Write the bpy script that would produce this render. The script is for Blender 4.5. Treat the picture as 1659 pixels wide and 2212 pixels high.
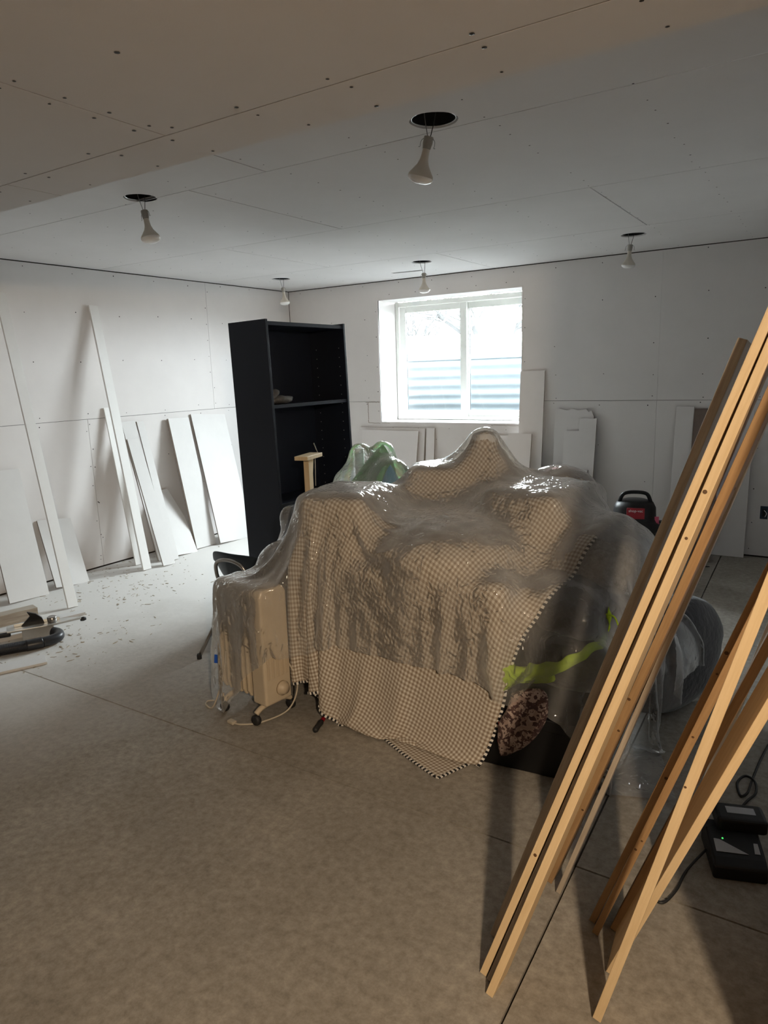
import bpy, bmesh, math, random
import numpy as np
from mathutils import Vector, Matrix, noise
random.seed(7); np.random.seed(7)
S = bpy.context.scene
COL = S.collection
for o in list(bpy.data.objects): bpy.data.objects.remove(o)

# ------------------------------------------------------------------ camera
CP = (5.17778, -6.18784, 1.55591); YAW, PITCH, ROLL, FPX = 0.576601, 0.197609, -0.0323723, 1518.33
def cam_axes():
    f = Vector((-math.sin(YAW)*math.cos(PITCH), math.cos(YAW)*math.cos(PITCH), -math.sin(PITCH)))
    r = Vector((math.cos(YAW), math.sin(YAW), 0)); u = r.cross(f)
    return math.cos(ROLL)*r+math.sin(ROLL)*u, -math.sin(ROLL)*r+math.cos(ROLL)*u, f
_r, _u, _f = cam_axes()
cd = bpy.data.cameras.new('camera'); cam = bpy.data.objects.new('camera', cd); COL.objects.link(cam)
m4 = Matrix((_r, _u, -_f)).transposed().to_4x4(); m4.translation = CP; cam.matrix_world = m4
cd.sensor_fit = 'VERTICAL'; cd.sensor_height = 36.0; cd.lens = FPX/2212*36.0; cd.clip_start = 0.05; cd.clip_end = 300
S.camera = cam
S.view_settings.view_transform = 'Standard'; S.view_settings.look = 'None'
S.view_settings.exposure = 0.0; S.view_settings.gamma = 1.0; S.view_settings.use_curve_mapping = False

# ------------------------------------------------------------------ world: bright overcast sky
w = bpy.data.worlds.new('overcast_sky'); S.world = w; w.use_nodes = True
bg = w.node_tree.nodes['Background']; bg.inputs[0].default_value = (0.90, 0.955, 1.0, 1); bg.inputs[1].default_value = 88.0
# portal that guides sky sampling through the window (emits nothing itself)
pl = bpy.data.lights.new('window_portal', 'AREA'); pl.shape = 'RECTANGLE'; pl.size = 1.42; pl.size_y = 1.12
pl.cycles.is_portal = True
po = bpy.data.objects.new('window_portal', pl); COL.objects.link(po); po.location = (1.93, 0.46, 1.65); po.rotation_euler = (-math.pi/2, 0, 0)
# warm recessed light in the adjoining hall behind the camera
ll = bpy.data.lights.new('hall_light', 'AREA'); ll.shape = 'DISK'; ll.size = 0.13; ll.energy = 84; ll.color = (1.0, 0.78, 0.54)
lo = bpy.data.objects.new('hall_light', ll); COL.objects.link(lo); lo.location = (6.17, -6.9, 2.10); lo.rotation_euler = Vector((-0.42, 0.55, -0.72)).to_track_quat('-Z', 'Y').to_euler()

# ------------------------------------------------------------------ materials
def nt(name):
    m = bpy.data.materials.new(name); m.use_nodes = True
    n = m.node_tree.nodes; l = m.node_tree.links
    return m, n, l, n['Principled BSDF']
def P(name, col, rough=0.6, metal=0.0, var=0.0, scale=8.0, bump=0.0, bscale=60.0, col2=None, stretch=(1,1,1), emit=None, spec=0.5, sheen=0.0):
    m, n, l, b = nt(name)
    b.inputs['Roughness'].default_value = rough; b.inputs['Metallic'].default_value = metal
    b.inputs['Specular IOR Level'].default_value = spec
    b.inputs['Base Color'].default_value = (*col, 1)
    if sheen: b.inputs['Sheen Weight'].default_value = sheen
    if emit: b.inputs['Emission Color'].default_value = (*emit[0], 1); b.inputs['Emission Strength'].default_value = emit[1]
    if var or bump:
        tc = n.new('ShaderNodeTexCoord'); mp = n.new('ShaderNodeMapping'); mp.inputs['Scale'].default_value = stretch
        l.new(tc.outputs['Object'], mp.inputs[0])
    if var:
        nz = n.new('ShaderNodeTexNoise'); nz.inputs['Scale'].default_value = scale; nz.inputs['Detail'].default_value = 6; nz.inputs['Roughness'].default_value = 0.62
        l.new(mp.outputs[0], nz.inputs['Vector'])
        r = n.new('ShaderNodeValToRGB'); r.color_ramp.elements[0].position = 0.32; r.color_ramp.elements[1].position = 0.68
        c2 = col2 or tuple(c*(1-var) for c in col)
        r.color_ramp.elements[0].color = (*c2, 1); r.color_ramp.elements[1].color = (*col, 1)
        l.new(nz.outputs[0], r.inputs[0]); l.new(r.outputs[0], b.inputs['Base Color'])
    if bump:
        nb = n.new('ShaderNodeTexNoise'); nb.inputs['Scale'].default_value = bscale; nb.inputs['Detail'].default_value = 5
        l.new(mp.outputs[0], nb.inputs['Vector'])
        bp = n.new('ShaderNodeBump'); bp.inputs['Strength'].default_value = bump; bp.inputs['Distance'].default_value = 0.01
        l.new(nb.outputs[0], bp.inputs['Height']); l.new(bp.outputs[0], b.inputs['Normal'])
    return m
M = {}
M['drywall'] = P('drywall_paper', (0.76, 0.735, 0.725), 0.85, var=0.05, scale=2.5, bump=0.05, bscale=300, spec=0.2)
M['trim_white'] = P('white_trim_paint', (0.83, 0.825, 0.81), 0.5, var=0.04, scale=5)
M['drywall_edge'] = P('drywall_core', (0.34, 0.29, 0.25), 0.9, var=0.15, scale=40)
M['ceiling'] = P('ceiling_drywall', (0.77, 0.755, 0.75), 0.85, var=0.05, scale=2.0, bump=0.05, bscale=300, spec=0.2)
M['white_board'] = P('white_primed_board', (0.69, 0.68, 0.67), 0.6, var=0.05, scale=5, bump=0.03, bscale=120, spec=0.3)
M['brown_paper'] = P('brown_backing_paper', (0.20, 0.15, 0.125), 0.9, var=0.2, scale=9)
M['void'] = P('dark_framing', (0.035, 0.028, 0.022), 0.95)
M['screw'] = P('black_screw', (0.03, 0.028, 0.028), 0.5, metal=0.3)
M['can'] = P('black_can_metal', (0.022, 0.022, 0.025), 0.5, metal=0.3)
M['can_rim'] = P('bright_can_rim', (0.6, 0.6, 0.6), 0.35, metal=0.8)
M['socket'] = P('grey_porcelain_socket', (0.36, 0.345, 0.31), 0.55, var=0.1, scale=30)
M['bulb'] = P('silvered_bulb_body', (0.62, 0.575, 0.50), 0.38, spec=0.5)
M['lens'] = P('frosted_bulb_lens', (0.86, 0.85, 0.83), 0.22, spec=0.6)
M['wire'] = P('thin_wire', (0.25, 0.25, 0.25), 0.5)
M['wire_black'] = P('black_cable', (0.012, 0.012, 0.013), 0.55)
M['black_wood'] = P('black_brown_laminate', (0.009, 0.012, 0.022), 0.42, var=0.15, scale=3, bump=0.03, bscale=200, stretch=(1,1,0.05), spec=0.35)
M['pine'] = P('bare_pine', (0.70, 0.54, 0.335), 0.55, var=0.25, scale=10, bump=0.08, bscale=60, stretch=(8,8,0.5), col2=(0.60, 0.44, 0.25))
M['pine_dark'] = P('weathered_pine', (0.42, 0.265, 0.13), 0.6, var=0.3, scale=10, bump=0.1, bscale=60, stretch=(8,8,0.5), col2=(0.29, 0.17, 0.08))
M['pine_grey'] = P('primed_pine', (0.52, 0.46, 0.38), 0.6, var=0.3, scale=10, bump=0.08, bscale=60, stretch=(8,8,0.6), col2=(0.33, 0.27, 0.21))
M['knot'] = P('wood_knot', (0.10, 0.05, 0.02), 0.6)
M['vinyl'] = P('white_vinyl', (0.80, 0.83, 0.80), 0.35, spec=0.5)
M['gasket'] = P('dark_gasket', (0.06, 0.08, 0.09), 0.5)
M['galv'] = P('galvanised_steel', (0.22, 0.25, 0.28), 0.45, metal=0.3, var=0.15, scale=4)
M['fence'] = P('white_fence', (0.85, 0.86, 0.86), 0.5)
M['snow'] = P('pale_gravel_ground', (0.75, 0.74, 0.72), 0.9, var=0.1, scale=3)
M['bark'] = P('wet_dark_bark', (0.006, 0.0058, 0.006), 0.9, var=0.2, scale=5)
M['darkened_wall'] = P('darkened_unseen_wall', (0.22, 0.16, 0.11), 0.8, var=0.3, scale=4)  # walls out of view, kept dark to cut bounce light on the soffit
M['added_facade'] = P('dark_added_facade', (0.10, 0.095, 0.09), 0.8)
M['gravel'] = P('dark_gravel', (0.12, 0.115, 0.11), 0.9, var=0.4, scale=60)
M['navy'] = P('navy_plastic', (0.014, 0.024, 0.036), 0.4, var=0.2, scale=12)
M['chrome'] = P('chrome_tube', (0.42, 0.40, 0.38), 0.25, metal=0.9)
M['heater'] = P('cream_enamel', (0.56, 0.47, 0.35), 0.4, var=0.06, scale=8)
M['heater_dark'] = P('cream_plastic', (0.50, 0.41, 0.30), 0.45)
M['rubber'] = P('black_rubber', (0.012, 0.012, 0.013), 0.6)
M['cream_cord'] = P('cream_cord', (0.50, 0.44, 0.35), 0.5)
M['black_plastic'] = P('black_plastic', (0.006, 0.006, 0.007), 0.42, spec=0.35)
M['black_fabric'] = P('black_fabric', (0.014, 0.014, 0.019), 0.95, var=0.3, scale=12, bump=0.5, bscale=35, sheen=0.3)
M['charcoal'] = P('charcoal_fabric', (0.026, 0.025, 0.030), 0.95, var=0.35, scale=10, bump=0.5, bscale=35, sheen=0.2)
M['fleece'] = P('grey_fleece', (0.36, 0.345, 0.33), 1.0, var=0.45, scale=45, bump=1.0, bscale=70, sheen=0.4)
M['neon'] = P('neon_yellow_fabric', (0.42, 0.62, 0.015), 0.7, var=0.25, scale=9, bump=0.35, bscale=22)
M['grey_fabric'] = P('grey_canvas', (0.085, 0.082, 0.08), 0.9, var=0.2, scale=20, bump=0.3, bscale=40)
M['green_bag'] = P('green_bag', (0.10, 0.38, 0.11), 0.5, var=0.25, scale=6, bump=0.2, bscale=12)
M['blue_bag'] = P('blue_bag', (0.03, 0.27, 0.45), 0.5, var=0.25, scale=6, bump=0.2, bscale=12)
M['red'] = P('red_label', (0.32, 0.012, 0.022), 0.4)
M['pink'] = P('pink_plastic', (0.60, 0.09, 0.17), 0.4)
M['maroon'] = P('maroon_board', (0.06, 0.018, 0.012), 0.5, var=0.2, scale=6)
M['table'] = P('dark_table', (0.05, 0.035, 0.025), 0.5)
M['cardboard'] = P('cardboard', (0.36, 0.24, 0.14), 0.85, var=0.1, scale=8)
M['label'] = P('silver_label', (0.38, 0.39, 0.42), 0.4)
M['white'] = P('white_print', (0.85, 0.85, 0.85), 0.5)
M['tape'] = P('blue_tape', (0.01, 0.09, 0.52), 0.5)
M['steel'] = P('cast_aluminium', (0.62, 0.62, 0.60), 0.35, metal=0.6, var=0.08, scale=20)
M['hose'] = P('black_hose', (0.018, 0.019, 0.023), 0.38)
M['sawdust'] = P('sawdust', (0.52, 0.45, 0.35), 0.9, var=0.3, scale=60)
M['orange'] = P('orange_paper', (0.38, 0.17, 0.05), 0.7)
M['white_bag'] = P('white_bag', (0.78, 0.76, 0.76), 0.45, var=0.3, scale=9, col2=(0.6, 0.12, 0.12), bump=0.2, bscale=20)
M['dusty'] = P('dusty_glove', (0.16, 0.155, 0.15), 0.9, var=0.5, scale=25, bump=0.5, bscale=40)
M['led'] = P('green_led', (0.02, 0.3, 0.05), 0.4, emit=((0.1, 1.0, 0.2), 1.0))
M['outlet'] = P('navy_box_plastic', (0.012, 0.03, 0.055), 0.5)

def concrete():
    m, n, l, b = nt('concrete_slab')
    tc = n.new('ShaderNodeTexCoord')
    def nz(sc, det, rough=0.6, src=None):
        t = n.new('ShaderNodeTexNoise'); t.inputs['Scale'].default_value = sc; t.inputs['Detail'].default_value = det; t.inputs['Roughness'].default_value = rough
        l.new(src or tc.outputs['Object'], t.inputs['Vector']); return t
    a = nz(1.7, 8, 0.68); c = nz(32, 10, 0.74); d = nz(160, 3)
    r = n.new('ShaderNodeValToRGB'); r.color_ramp.elements[0].position = 0.33; r.color_ramp.elements[1].position = 0.68
    r.color_ramp.elements[0].color = (0.27, 0.245, 0.212, 1); r.color_ramp.elements[1].color = (0.385, 0.355, 0.315, 1)
    l.new(a.outputs[0], r.inputs[0])
    r2 = n.new('ShaderNodeValToRGB'); r2.color_ramp.elements[0].position = 0.36; r2.color_ramp.elements[1].position = 0.66
    r2.color_ramp.elements[0].color = (0.66, 0.65, 0.63, 1); r2.color_ramp.elements[1].color = (1.12, 1.12, 1.11, 1)
    l.new(c.outputs[0], r2.inputs[0])
    mx = n.new('ShaderNodeMix'); mx.data_type = 'RGBA'; mx.blend_type = 'MULTIPLY'; mx.inputs[0].default_value = 1
    l.new(r.outputs[0], mx.inputs[6]); l.new(r2.outputs[0], mx.inputs[7])
    # ragged drywall dust, widened and whitened to paint window light into the left floor
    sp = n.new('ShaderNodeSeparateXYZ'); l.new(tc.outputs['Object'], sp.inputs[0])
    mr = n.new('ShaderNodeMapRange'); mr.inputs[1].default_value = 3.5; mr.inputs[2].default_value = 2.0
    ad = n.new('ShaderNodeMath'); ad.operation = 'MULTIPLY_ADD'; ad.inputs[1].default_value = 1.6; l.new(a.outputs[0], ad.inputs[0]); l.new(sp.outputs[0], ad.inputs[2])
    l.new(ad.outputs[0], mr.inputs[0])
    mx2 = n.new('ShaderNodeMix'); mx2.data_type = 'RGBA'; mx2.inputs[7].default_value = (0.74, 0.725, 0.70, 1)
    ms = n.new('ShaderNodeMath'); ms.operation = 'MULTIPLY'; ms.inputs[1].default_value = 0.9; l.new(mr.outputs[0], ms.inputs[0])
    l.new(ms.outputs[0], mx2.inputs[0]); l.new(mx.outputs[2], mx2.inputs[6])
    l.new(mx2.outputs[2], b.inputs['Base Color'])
    b.inputs['Roughness'].default_value = 0.62; b.inputs['Specular IOR Level'].default_value = 0.35
    bp = n.new('ShaderNodeBump'); bp.inputs['Strength'].default_value = 0.25; bp.inputs['Distance'].default_value = 0.004
    l.new(c.outputs[0], bp.inputs['Height']); l.new(bp.outputs[0], b.inputs['Normal'])
    return m
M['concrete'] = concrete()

def gingham():
    m, n, l, b = nt('tan_gingham')
    uv = n.new('ShaderNodeUVMap'); sp = n.new('ShaderNodeSeparateXYZ'); l.new(uv.outputs[0], sp.inputs[0])
    outs = []
    for k in (0, 1):
        a = n.new('ShaderNodeMath'); a.operation = 'MULTIPLY'; a.inputs[1].default_value = 2*math.pi/0.0165; l.new(sp.outputs[k], a.inputs[0])
        s = n.new('ShaderNodeMath'); s.operation = 'SINE'; l.new(a.outputs[0], s.inputs[0])
        q = n.new('ShaderNodeMapRange'); q.inputs[1].default_value = -0.25; q.inputs[2].default_value = 0.25; l.new(s.outputs[0], q.inputs[0])
        outs.append(q)
    ad = n.new('ShaderNodeMath'); ad.operation = 'ADD'; l.new(outs[0].outputs[0], ad.inputs[0]); l.new(outs[1].outputs[0], ad.inputs[1])
    h = n.new('ShaderNodeMath'); h.operation = 'MULTIPLY'; h.inputs[1].default_value = 0.5; l.new(ad.outputs[0], h.inputs[0])
    r = n.new('ShaderNodeValToRGB')
    r.color_ramp.elements[0].color = (0.74, 0.70, 0.64, 1); r.color_ramp.elements[1].color = (0.31, 0.24, 0.18, 1)
    e = r.color_ramp.elements.new(0.5); e.color = (0.50, 0.43, 0.35, 1)
    l.new(h.outputs[0], r.inputs[0]); l.new(r.outputs[0], b.inputs['Base Color'])
    b.inputs['Roughness'].default_value = 0.9; b.inputs['Specular IOR Level'].default_value = 0.15
    tr = n.new('ShaderNodeBsdfTranslucent'); l.new(r.outputs[0], tr.inputs[0])
    mx = n.new('ShaderNodeMixShader'); mx.inputs[0].default_value = 0.12
    l.new(b.outputs[0], mx.inputs[1]); l.new(tr.outputs[0], mx.inputs[2]); l.new(mx.outputs[0], n['Material Output'].inputs[0])
    return m
M['gingham'] = gingham()
M['stitch_black'] = P('black_stitch', (0.012, 0.012, 0.014), 0.9)
M['stitch_white'] = P('white_stitch', (0.80, 0.77, 0.72), 0.9)

def film(name, clear=0.84, strength=1.0):
    m, n, l, b = nt(name); n.remove(b)
    tc = n.new('ShaderNodeTexCoord')
    mp = n.new('ShaderNodeMapping'); mp.inputs['Scale'].default_value = (1, 1, 0.75); l.new(tc.outputs['Object'], mp.inputs[0])
    a = n.new('ShaderNodeTexNoise'); a.noise_type = 'RIDGED_MULTIFRACTAL'; a.inputs['Scale'].default_value = 24; a.inputs['Detail'].default_value = 5; a.inputs['Roughness'].default_value = 0.6; a.inputs['Distortion'].default_value = 1.5
    l.new(mp.outputs[0], a.inputs['Vector'])
    bp = n.new('ShaderNodeBump'); bp.inputs['Strength'].default_value = strength; bp.inputs['Distance'].default_value = 0.008; l.new(a.outputs[0], bp.inputs['Height'])
    # milkiness varies a little over the film
    c = n.new('ShaderNodeTexNoise'); c.inputs['Scale'].default_value = 7; c.inputs['Detail'].default_value = 7; c.inputs['Roughness'].default_value = 0.65; c.inputs['Distortion'].default_value = 0.8
    mp2 = n.new('ShaderNodeMapping'); mp2.inputs['Scale'].default_value = (1, 1, 0.3); l.new(tc.outputs['Object'], mp2.inputs[0]); l.new(mp2.outputs[0], c.inputs['Vector'])
    mr = n.new('ShaderNodeMapRange'); mr.inputs[1].default_value = 0.3; mr.inputs[2].default_value = 0.7; mr.inputs[3].default_value = clear-0.10; mr.inputs[4].default_value = clear+0.06
    l.new(c.outputs[0], mr.inputs[0])
    tp = n.new('ShaderNodeBsdfTransparent'); tp.inputs[0].default_value = (0.99, 0.99, 0.985, 1)
    df = n.new('ShaderNodeBsdfDiffuse'); df.inputs[0].default_value = (0.95, 0.95, 0.95, 1); l.new(bp.outputs[0], df.inputs[1])
    tl = n.new('ShaderNodeBsdfTranslucent'); tl.inputs[0].default_value = (0.96, 0.96, 0.96, 1); l.new(bp.outputs[0], tl.inputs[1])
    mk = n.new('ShaderNodeMixShader'); mk.inputs[0].default_value = 0.5; l.new(df.outputs[0], mk.inputs[1]); l.new(tl.outputs[0], mk.inputs[2])
    # haze grows with the slanted path through the film
    lw = n.new('ShaderNodeLayerWeight'); lw.inputs[0].default_value = 0.5
    pw = n.new('ShaderNodeMath'); pw.operation = 'POWER'; pw.inputs[1].default_value = 1.7; l.new(lw.outputs['Facing'], pw.inputs[0])
    hz = n.new('ShaderNodeMath'); hz.operation = 'MULTIPLY_ADD'; hz.inputs[1].default_value = -0.78; hz.use_clamp = True; l.new(pw.outputs[0], hz.inputs[0]); l.new(mr.outputs[0], hz.inputs[2])
    m1 = n.new('ShaderNodeMixShader'); l.new(hz.outputs[0], m1.inputs[0]); l.new(mk.outputs[0], m1.inputs[1]); l.new(tp.outputs[0], m1.inputs[2])
    gl = n.new('ShaderNodeBsdfGlossy'); gl.inputs[0].default_value = (1, 1, 1, 1); gl.inputs['Roughness'].default_value = 0.08; l.new(bp.outputs[0], gl.inputs['Normal'])
    fr = n.new('ShaderNodeFresnel'); fr.inputs[0].default_value = 1.45; l.new(bp.outputs[0], fr.inputs[1])
    m2 = n.new('ShaderNodeMixShader'); l.new(fr.outputs[0], m2.inputs[0]); l.new(m1.outputs[0], m2.inputs[1]); l.new(gl.outputs[0], m2.inputs[2])
    l.new(m2.outputs[0], n['Material Output'].inputs[0])
    return m
M['film'] = film('clear_plastic_film')
def glass():
    m, n, l, b = nt('window_glass'); n.remove(b)
    tp = n.new('ShaderNodeBsdfTransparent'); tp.inputs[0].default_value = (0.95, 0.975, 0.97, 1)
    gl = n.new('ShaderNodeBsdfGlossy'); gl.inputs['Roughness'].default_value = 0.02
    mx = n.new('ShaderNodeMixShader'); mx.inputs[0].default_value = 0.05
    l.new(tp.outputs[0], mx.inputs[1]); l.new(gl.outputs[0], mx.inputs[2]); l.new(mx.outputs[0], n['Material Output'].inputs[0])
    return m
M['glass'] = glass()
def camo():
    m, n, l, b = nt('patterned_cloth')
    tc = n.new('ShaderNodeTexCoord'); v = n.new('ShaderNodeTexVoronoi'); v.inputs['Scale'].default_value = 34
    nz = n.new('ShaderNodeTexNoise'); nz.inputs['Scale'].default_value = 18; nz.inputs['Detail'].default_value = 4
    l.new(tc.outputs['Object'], nz.inputs['Vector']); l.new(nz.outputs[1], v.inputs['Vector'])
    v.inputs['Scale'].default_value = 9
    r = n.new('ShaderNodeValToRGB'); r.color_ramp.interpolation = 'CONSTANT'
    for p, c in ((0.0, (0.06, 0.03, 0.03)), (0.3, (0.30, 0.22, 0.19)), (0.5, (0.09, 0.05, 0.045)), (0.7, (0.40, 0.31, 0.27))):
        if p == 0: e = r.color_ramp.elements[0]
        else: e = r.color_ramp.elements.new(p)
        e.color = (*c, 1)
    sp = n.new('ShaderNodeSeparateXYZ'); l.new(v.outputs['Color'], sp.inputs[0]); l.new(sp.outputs[0], r.inputs[0]); l.new(r.outputs[0], b.inputs['Base Color'])
    b.inputs['Roughness'].default_value = 0.9
    return m
M['camo'] = camo()

# ------------------------------------------------------------------ mesh helpers
I4 = Matrix.Identity(4)
def T(x, y, z): return Matrix.Translation((x, y, z))
def RX(a): return Matrix.Rotation(a, 4, 'X')
def RY(a): return Matrix.Rotation(a, 4, 'Y')
def RZ(a): return Matrix.Rotation(a, 4, 'Z')
def frame(x, y, z, o): 
    mm = Matrix((Vector(x), Vector(y), Vector(z))).transposed().to_4x4(); mm.translation = Vector(o); return mm
def obj(name, bm, mat, parent=None, smooth=False, bevel=0.0, loc=None, rot=None, seg=2):
    me = bpy.data.meshes.new(name)
    if isinstance(bm, bmesh.types.BMesh):
        bmesh.ops.recalc_face_normals(bm, faces=bm.faces); bm.to_mesh(me); bm.free()
    else: me = bm
    mats = mat if isinstance(mat, (list, tuple)) else [mat]
    for k in mats: me.materials.append(M[k])
    if smooth: me.shade_smooth()
    o = bpy.data.objects.new(name, me); COL.objects.link(o)
    if loc is not None: o.location = loc
    if rot is not None: o.rotation_euler = rot
    if parent is not None: o.parent = parent
    if bevel:
        b = o.modifiers.new('bevel', 'BEVEL'); b.width = bevel; b.segments = seg; b.limit_method = 'ANGLE'; b.angle_limit = 0.6
    return o
def tag(o, label, cat, group=None):
    o['label'] = label; o['category'] = cat
    if group: o['group'] = group
    return o
def thing(name, label, cat, loc=(0,0,0), rz=0.0, group=None):
    o = bpy.data.objects.new(name, None); COL.objects.link(o); o.location = loc; o.rotation_euler = (0,0,rz); o.empty_display_size = 0.05
    return tag(o, label, cat, group)
def struct(o): o['kind'] = 'structure'; return o
def B(): return bmesh.new()
def box(bm, x0, x1, y0, y1, z0, z1, m=I4):
    vs = [bm.verts.new(m @ Vector(c)) for c in ((x0,y0,z0),(x1,y0,z0),(x1,y1,z0),(x0,y1,z0),(x0,y0,z1),(x1,y0,z1),(x1,y1,z1),(x0,y1,z1))]
    fs = [bm.faces.new([vs[i] for i in q]) for q in ((0,3,2,1),(4,5,6,7),(0,1,5,4),(1,2,6,5),(2,3,7,6),(3,0,4,7))]
    return bm
def bx(x0, x1, y0, y1, z0, z1, m=I4): return box(B(), x0, x1, y0, y1, z0, z1, m)
def prism(poly, t, m=I4, bm=None):
    bm = bm or B()
    a = [bm.verts.new(m @ Vector((p[0], p[1], 0))) for p in poly]; b = [bm.verts.new(m @ Vector((p[0], p[1], t))) for p in poly]
    bm.faces.new(a); bm.faces.new(b); n = len(poly)
    for i in range(n): bm.faces.new((a[i], a[(i+1) % n], b[(i+1) % n], b[i]))
    return bm
def slab_holes(outer, holes, z0, z1):
    """horizontal slab with holes (outer, holes: 2d loops)"""
    bm = B(); edges = []; loops = []
    for lp in [outer]+holes:
        vs = [bm.verts.new((p[0], p[1], z0)) for p in lp]; loops.append(vs)
        for i in range(len(vs)): edges.append(bm.edges.new((vs[i], vs[(i+1) % len(vs)])))
    bmesh.ops.triangle_fill(bm, use_beauty=True, use_dissolve=False, edges=edges)
    r = bmesh.ops.extrude_face_region(bm, geom=bm.faces[:])
    for v in r['geom']:
        if isinstance(v, bmesh.types.BMVert): v.co.z = z1
    return bm
def tube(pts, r, seg=8, bm=None, m=I4, taper=None, closed=False):
    bm = bm or B(); pts = [Vector(p) for p in pts]; n = len(pts); rings = []; up = None
    for i, p in enumerate(pts):
        if closed: t = (pts[(i+1) % n]-pts[i-1]).normalized()
        else: t = (pts[min(i+1, n-1)]-pts[max(i-1, 0)]).normalized()
        if up is None: up = Vector((0,0,1)) if abs(t.z) < 0.9 else Vector((1,0,0))
        s = t.cross(up).normalized(); up = s.cross(t).normalized()
        rr = r if taper is None else r*(1+(taper-1)*i/(n-1))
        rings.append([bm.verts.new(m @ (p+rr*(math.cos(2*math.pi*k/seg)*s+math.sin(2*math.pi*k/seg)*up))) for k in range(seg)])
    for i in range(n if closed else n-1):
        a, b = rings[i], rings[(i+1) % n]
        for k in range(seg): bm.faces.new((a[k], a[(k+1) % seg], b[(k+1) % seg], b[k]))
    if not closed: bm.faces.new(rings[0]); bm.faces.new(rings[-1])
    return bm
def lathe(prof, seg=24, m=I4, bm=None):
    bm = bm or B(); rings = []
    for r, z in prof:
        if r < 1e-5: rings.append([bm.verts.new(m @ Vector((0,0,z)))])
        else: rings.append([bm.verts.new(m @ Vector((r*math.cos(2*math.pi*k/seg), r*math.sin(2*math.pi*k/seg), z))) for k in range(seg)])
    for a, b in zip(rings, rings[1:]):
        for k in range(seg):
            k2 = (k+1) % seg
            if len(a) == 1 and len(b) == 1: continue
            if len(a) == 1: bm.faces.new((a[0], b[k2], b[k]))
            elif len(b) == 1: bm.faces.new((a[k], a[k2], b[0]))
            else: bm.faces.new((a[k], a[k2], b[k2], b[k]))
    return bm
def curve_pts(ps, n=8):
    """Catmull-Rom through points"""
    ps = [Vector(p) for p in ps]; out = []
    for i in range(len(ps)-1):
        p0, p1, p2, p3 = ps[max(i-1,0)], ps[i], ps[i+1], ps[min(i+2, len(ps)-1)]
        for k in range(n):
            t = k/n
            out.append(0.5*((2*p1)+(p2-p0)*t+(2*p0-5*p1+4*p2-p3)*t*t+(3*p1-p0-3*p2+p3)*t**3))
    out.append(ps[-1]); return out
def blob(rad, m=I4, amp=0.15, freq=6.0, seed=0.0, power=2.0, sub=4, bm=None):
    """soft lumpy heap: superellipsoid with folds"""
    bm2 = B(); bmesh.ops.create_icosphere(bm2, subdivisions=sub, radius=1.0)
    for v in bm2.verts:
        c = v.co.copy(); k = (abs(c.x)**power+abs(c.y)**power+abs(c.z)**power)**(1/power); c /= k
        q = Vector((c.x*rad[0], c.y*rad[1], c.z*rad[2]))
        nz = noise.noise(q*freq+Vector((seed, seed*1.7, seed*0.3)))+0.6*abs(noise.noise(q*freq*2.2+Vector((seed*2, 0, 5))))
        q *= 1+amp*nz
        v.co = m @ q
    return bm2
def subsurf(o, lv=1):
    s = o.modifiers.new('subdivision', 'SUBSURF'); s.levels = lv; s.render_levels = lv; return o

H = 2.44
# ------------------------------------------------------------------ floor: concrete slabs with saw-cut joints
fl = struct(obj('floor', bx(-0.2, 7.6, -8.4, 0.2, -0.2, -0.05), 'void'))
JY = -4.235
def jx(y): return 4.455+0.031*(-y)     # slightly skew saw cut
g = 0.0035
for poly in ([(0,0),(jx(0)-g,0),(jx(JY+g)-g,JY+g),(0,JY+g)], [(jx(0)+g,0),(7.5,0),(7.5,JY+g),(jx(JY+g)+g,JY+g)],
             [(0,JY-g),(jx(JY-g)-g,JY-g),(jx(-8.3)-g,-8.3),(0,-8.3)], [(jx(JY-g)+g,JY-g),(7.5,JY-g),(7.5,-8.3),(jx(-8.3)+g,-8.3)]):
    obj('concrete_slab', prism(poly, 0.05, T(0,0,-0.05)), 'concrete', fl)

# ------------------------------------------------------------------ walls
def dots(pts, nrm, r=0.0045):
    bm = B(); nrm = Vector(nrm)
    a = Vector((0,0,1)) if abs(nrm.z) < 0.5 else Vector((1,0,0)); b = nrm.cross(a)
    for p in pts:
        q = Vector(p)+nrm*0.0012; rr = r*random.uniform(0.8, 1.25)
        vs = [bm.verts.new(q+rr*(math.cos(k*math.pi/3)*a+math.sin(k*math.pi/3)*b)) for k in range(6)]
        c = bm.verts.new(q+nrm*0.0012)
        for k in range(6): bm.faces.new((vs[k], vs[(k+1) % 6], c))
    return bm
def stuff(o): o['kind'] = 'stuff'; return o
TH = 0.0127; SE = 1.247; WX0, WX1, WZ0, WZ1 = 1.16, 2.70, 1.04, 2.255; RX0 = 5.25
FB = frame((1,0,0), (0,0,1), (0,-1,0), (0,TH,0))   # poly (x,z), extruded to -y
wb = B()
for a in ((-0.2,WX0-0.02,0,H+0.3), (WX1+0.02,RX0+0.3,0,H+0.3), (WX0-0.02,WX1+0.02,0,WZ0-0.02), (WX0-0.02,WX1+0.02,WZ1+0.02,H+0.3)):
    box(wb, a[0], a[1], TH+0.002, 0.42, a[2] if a[2] else -0.1, a[3])
wall_back = struct(obj('wall_back', wb, 'void'))
zt = H-0.007; s2 = 0.0016; XJ = 3.89
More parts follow.
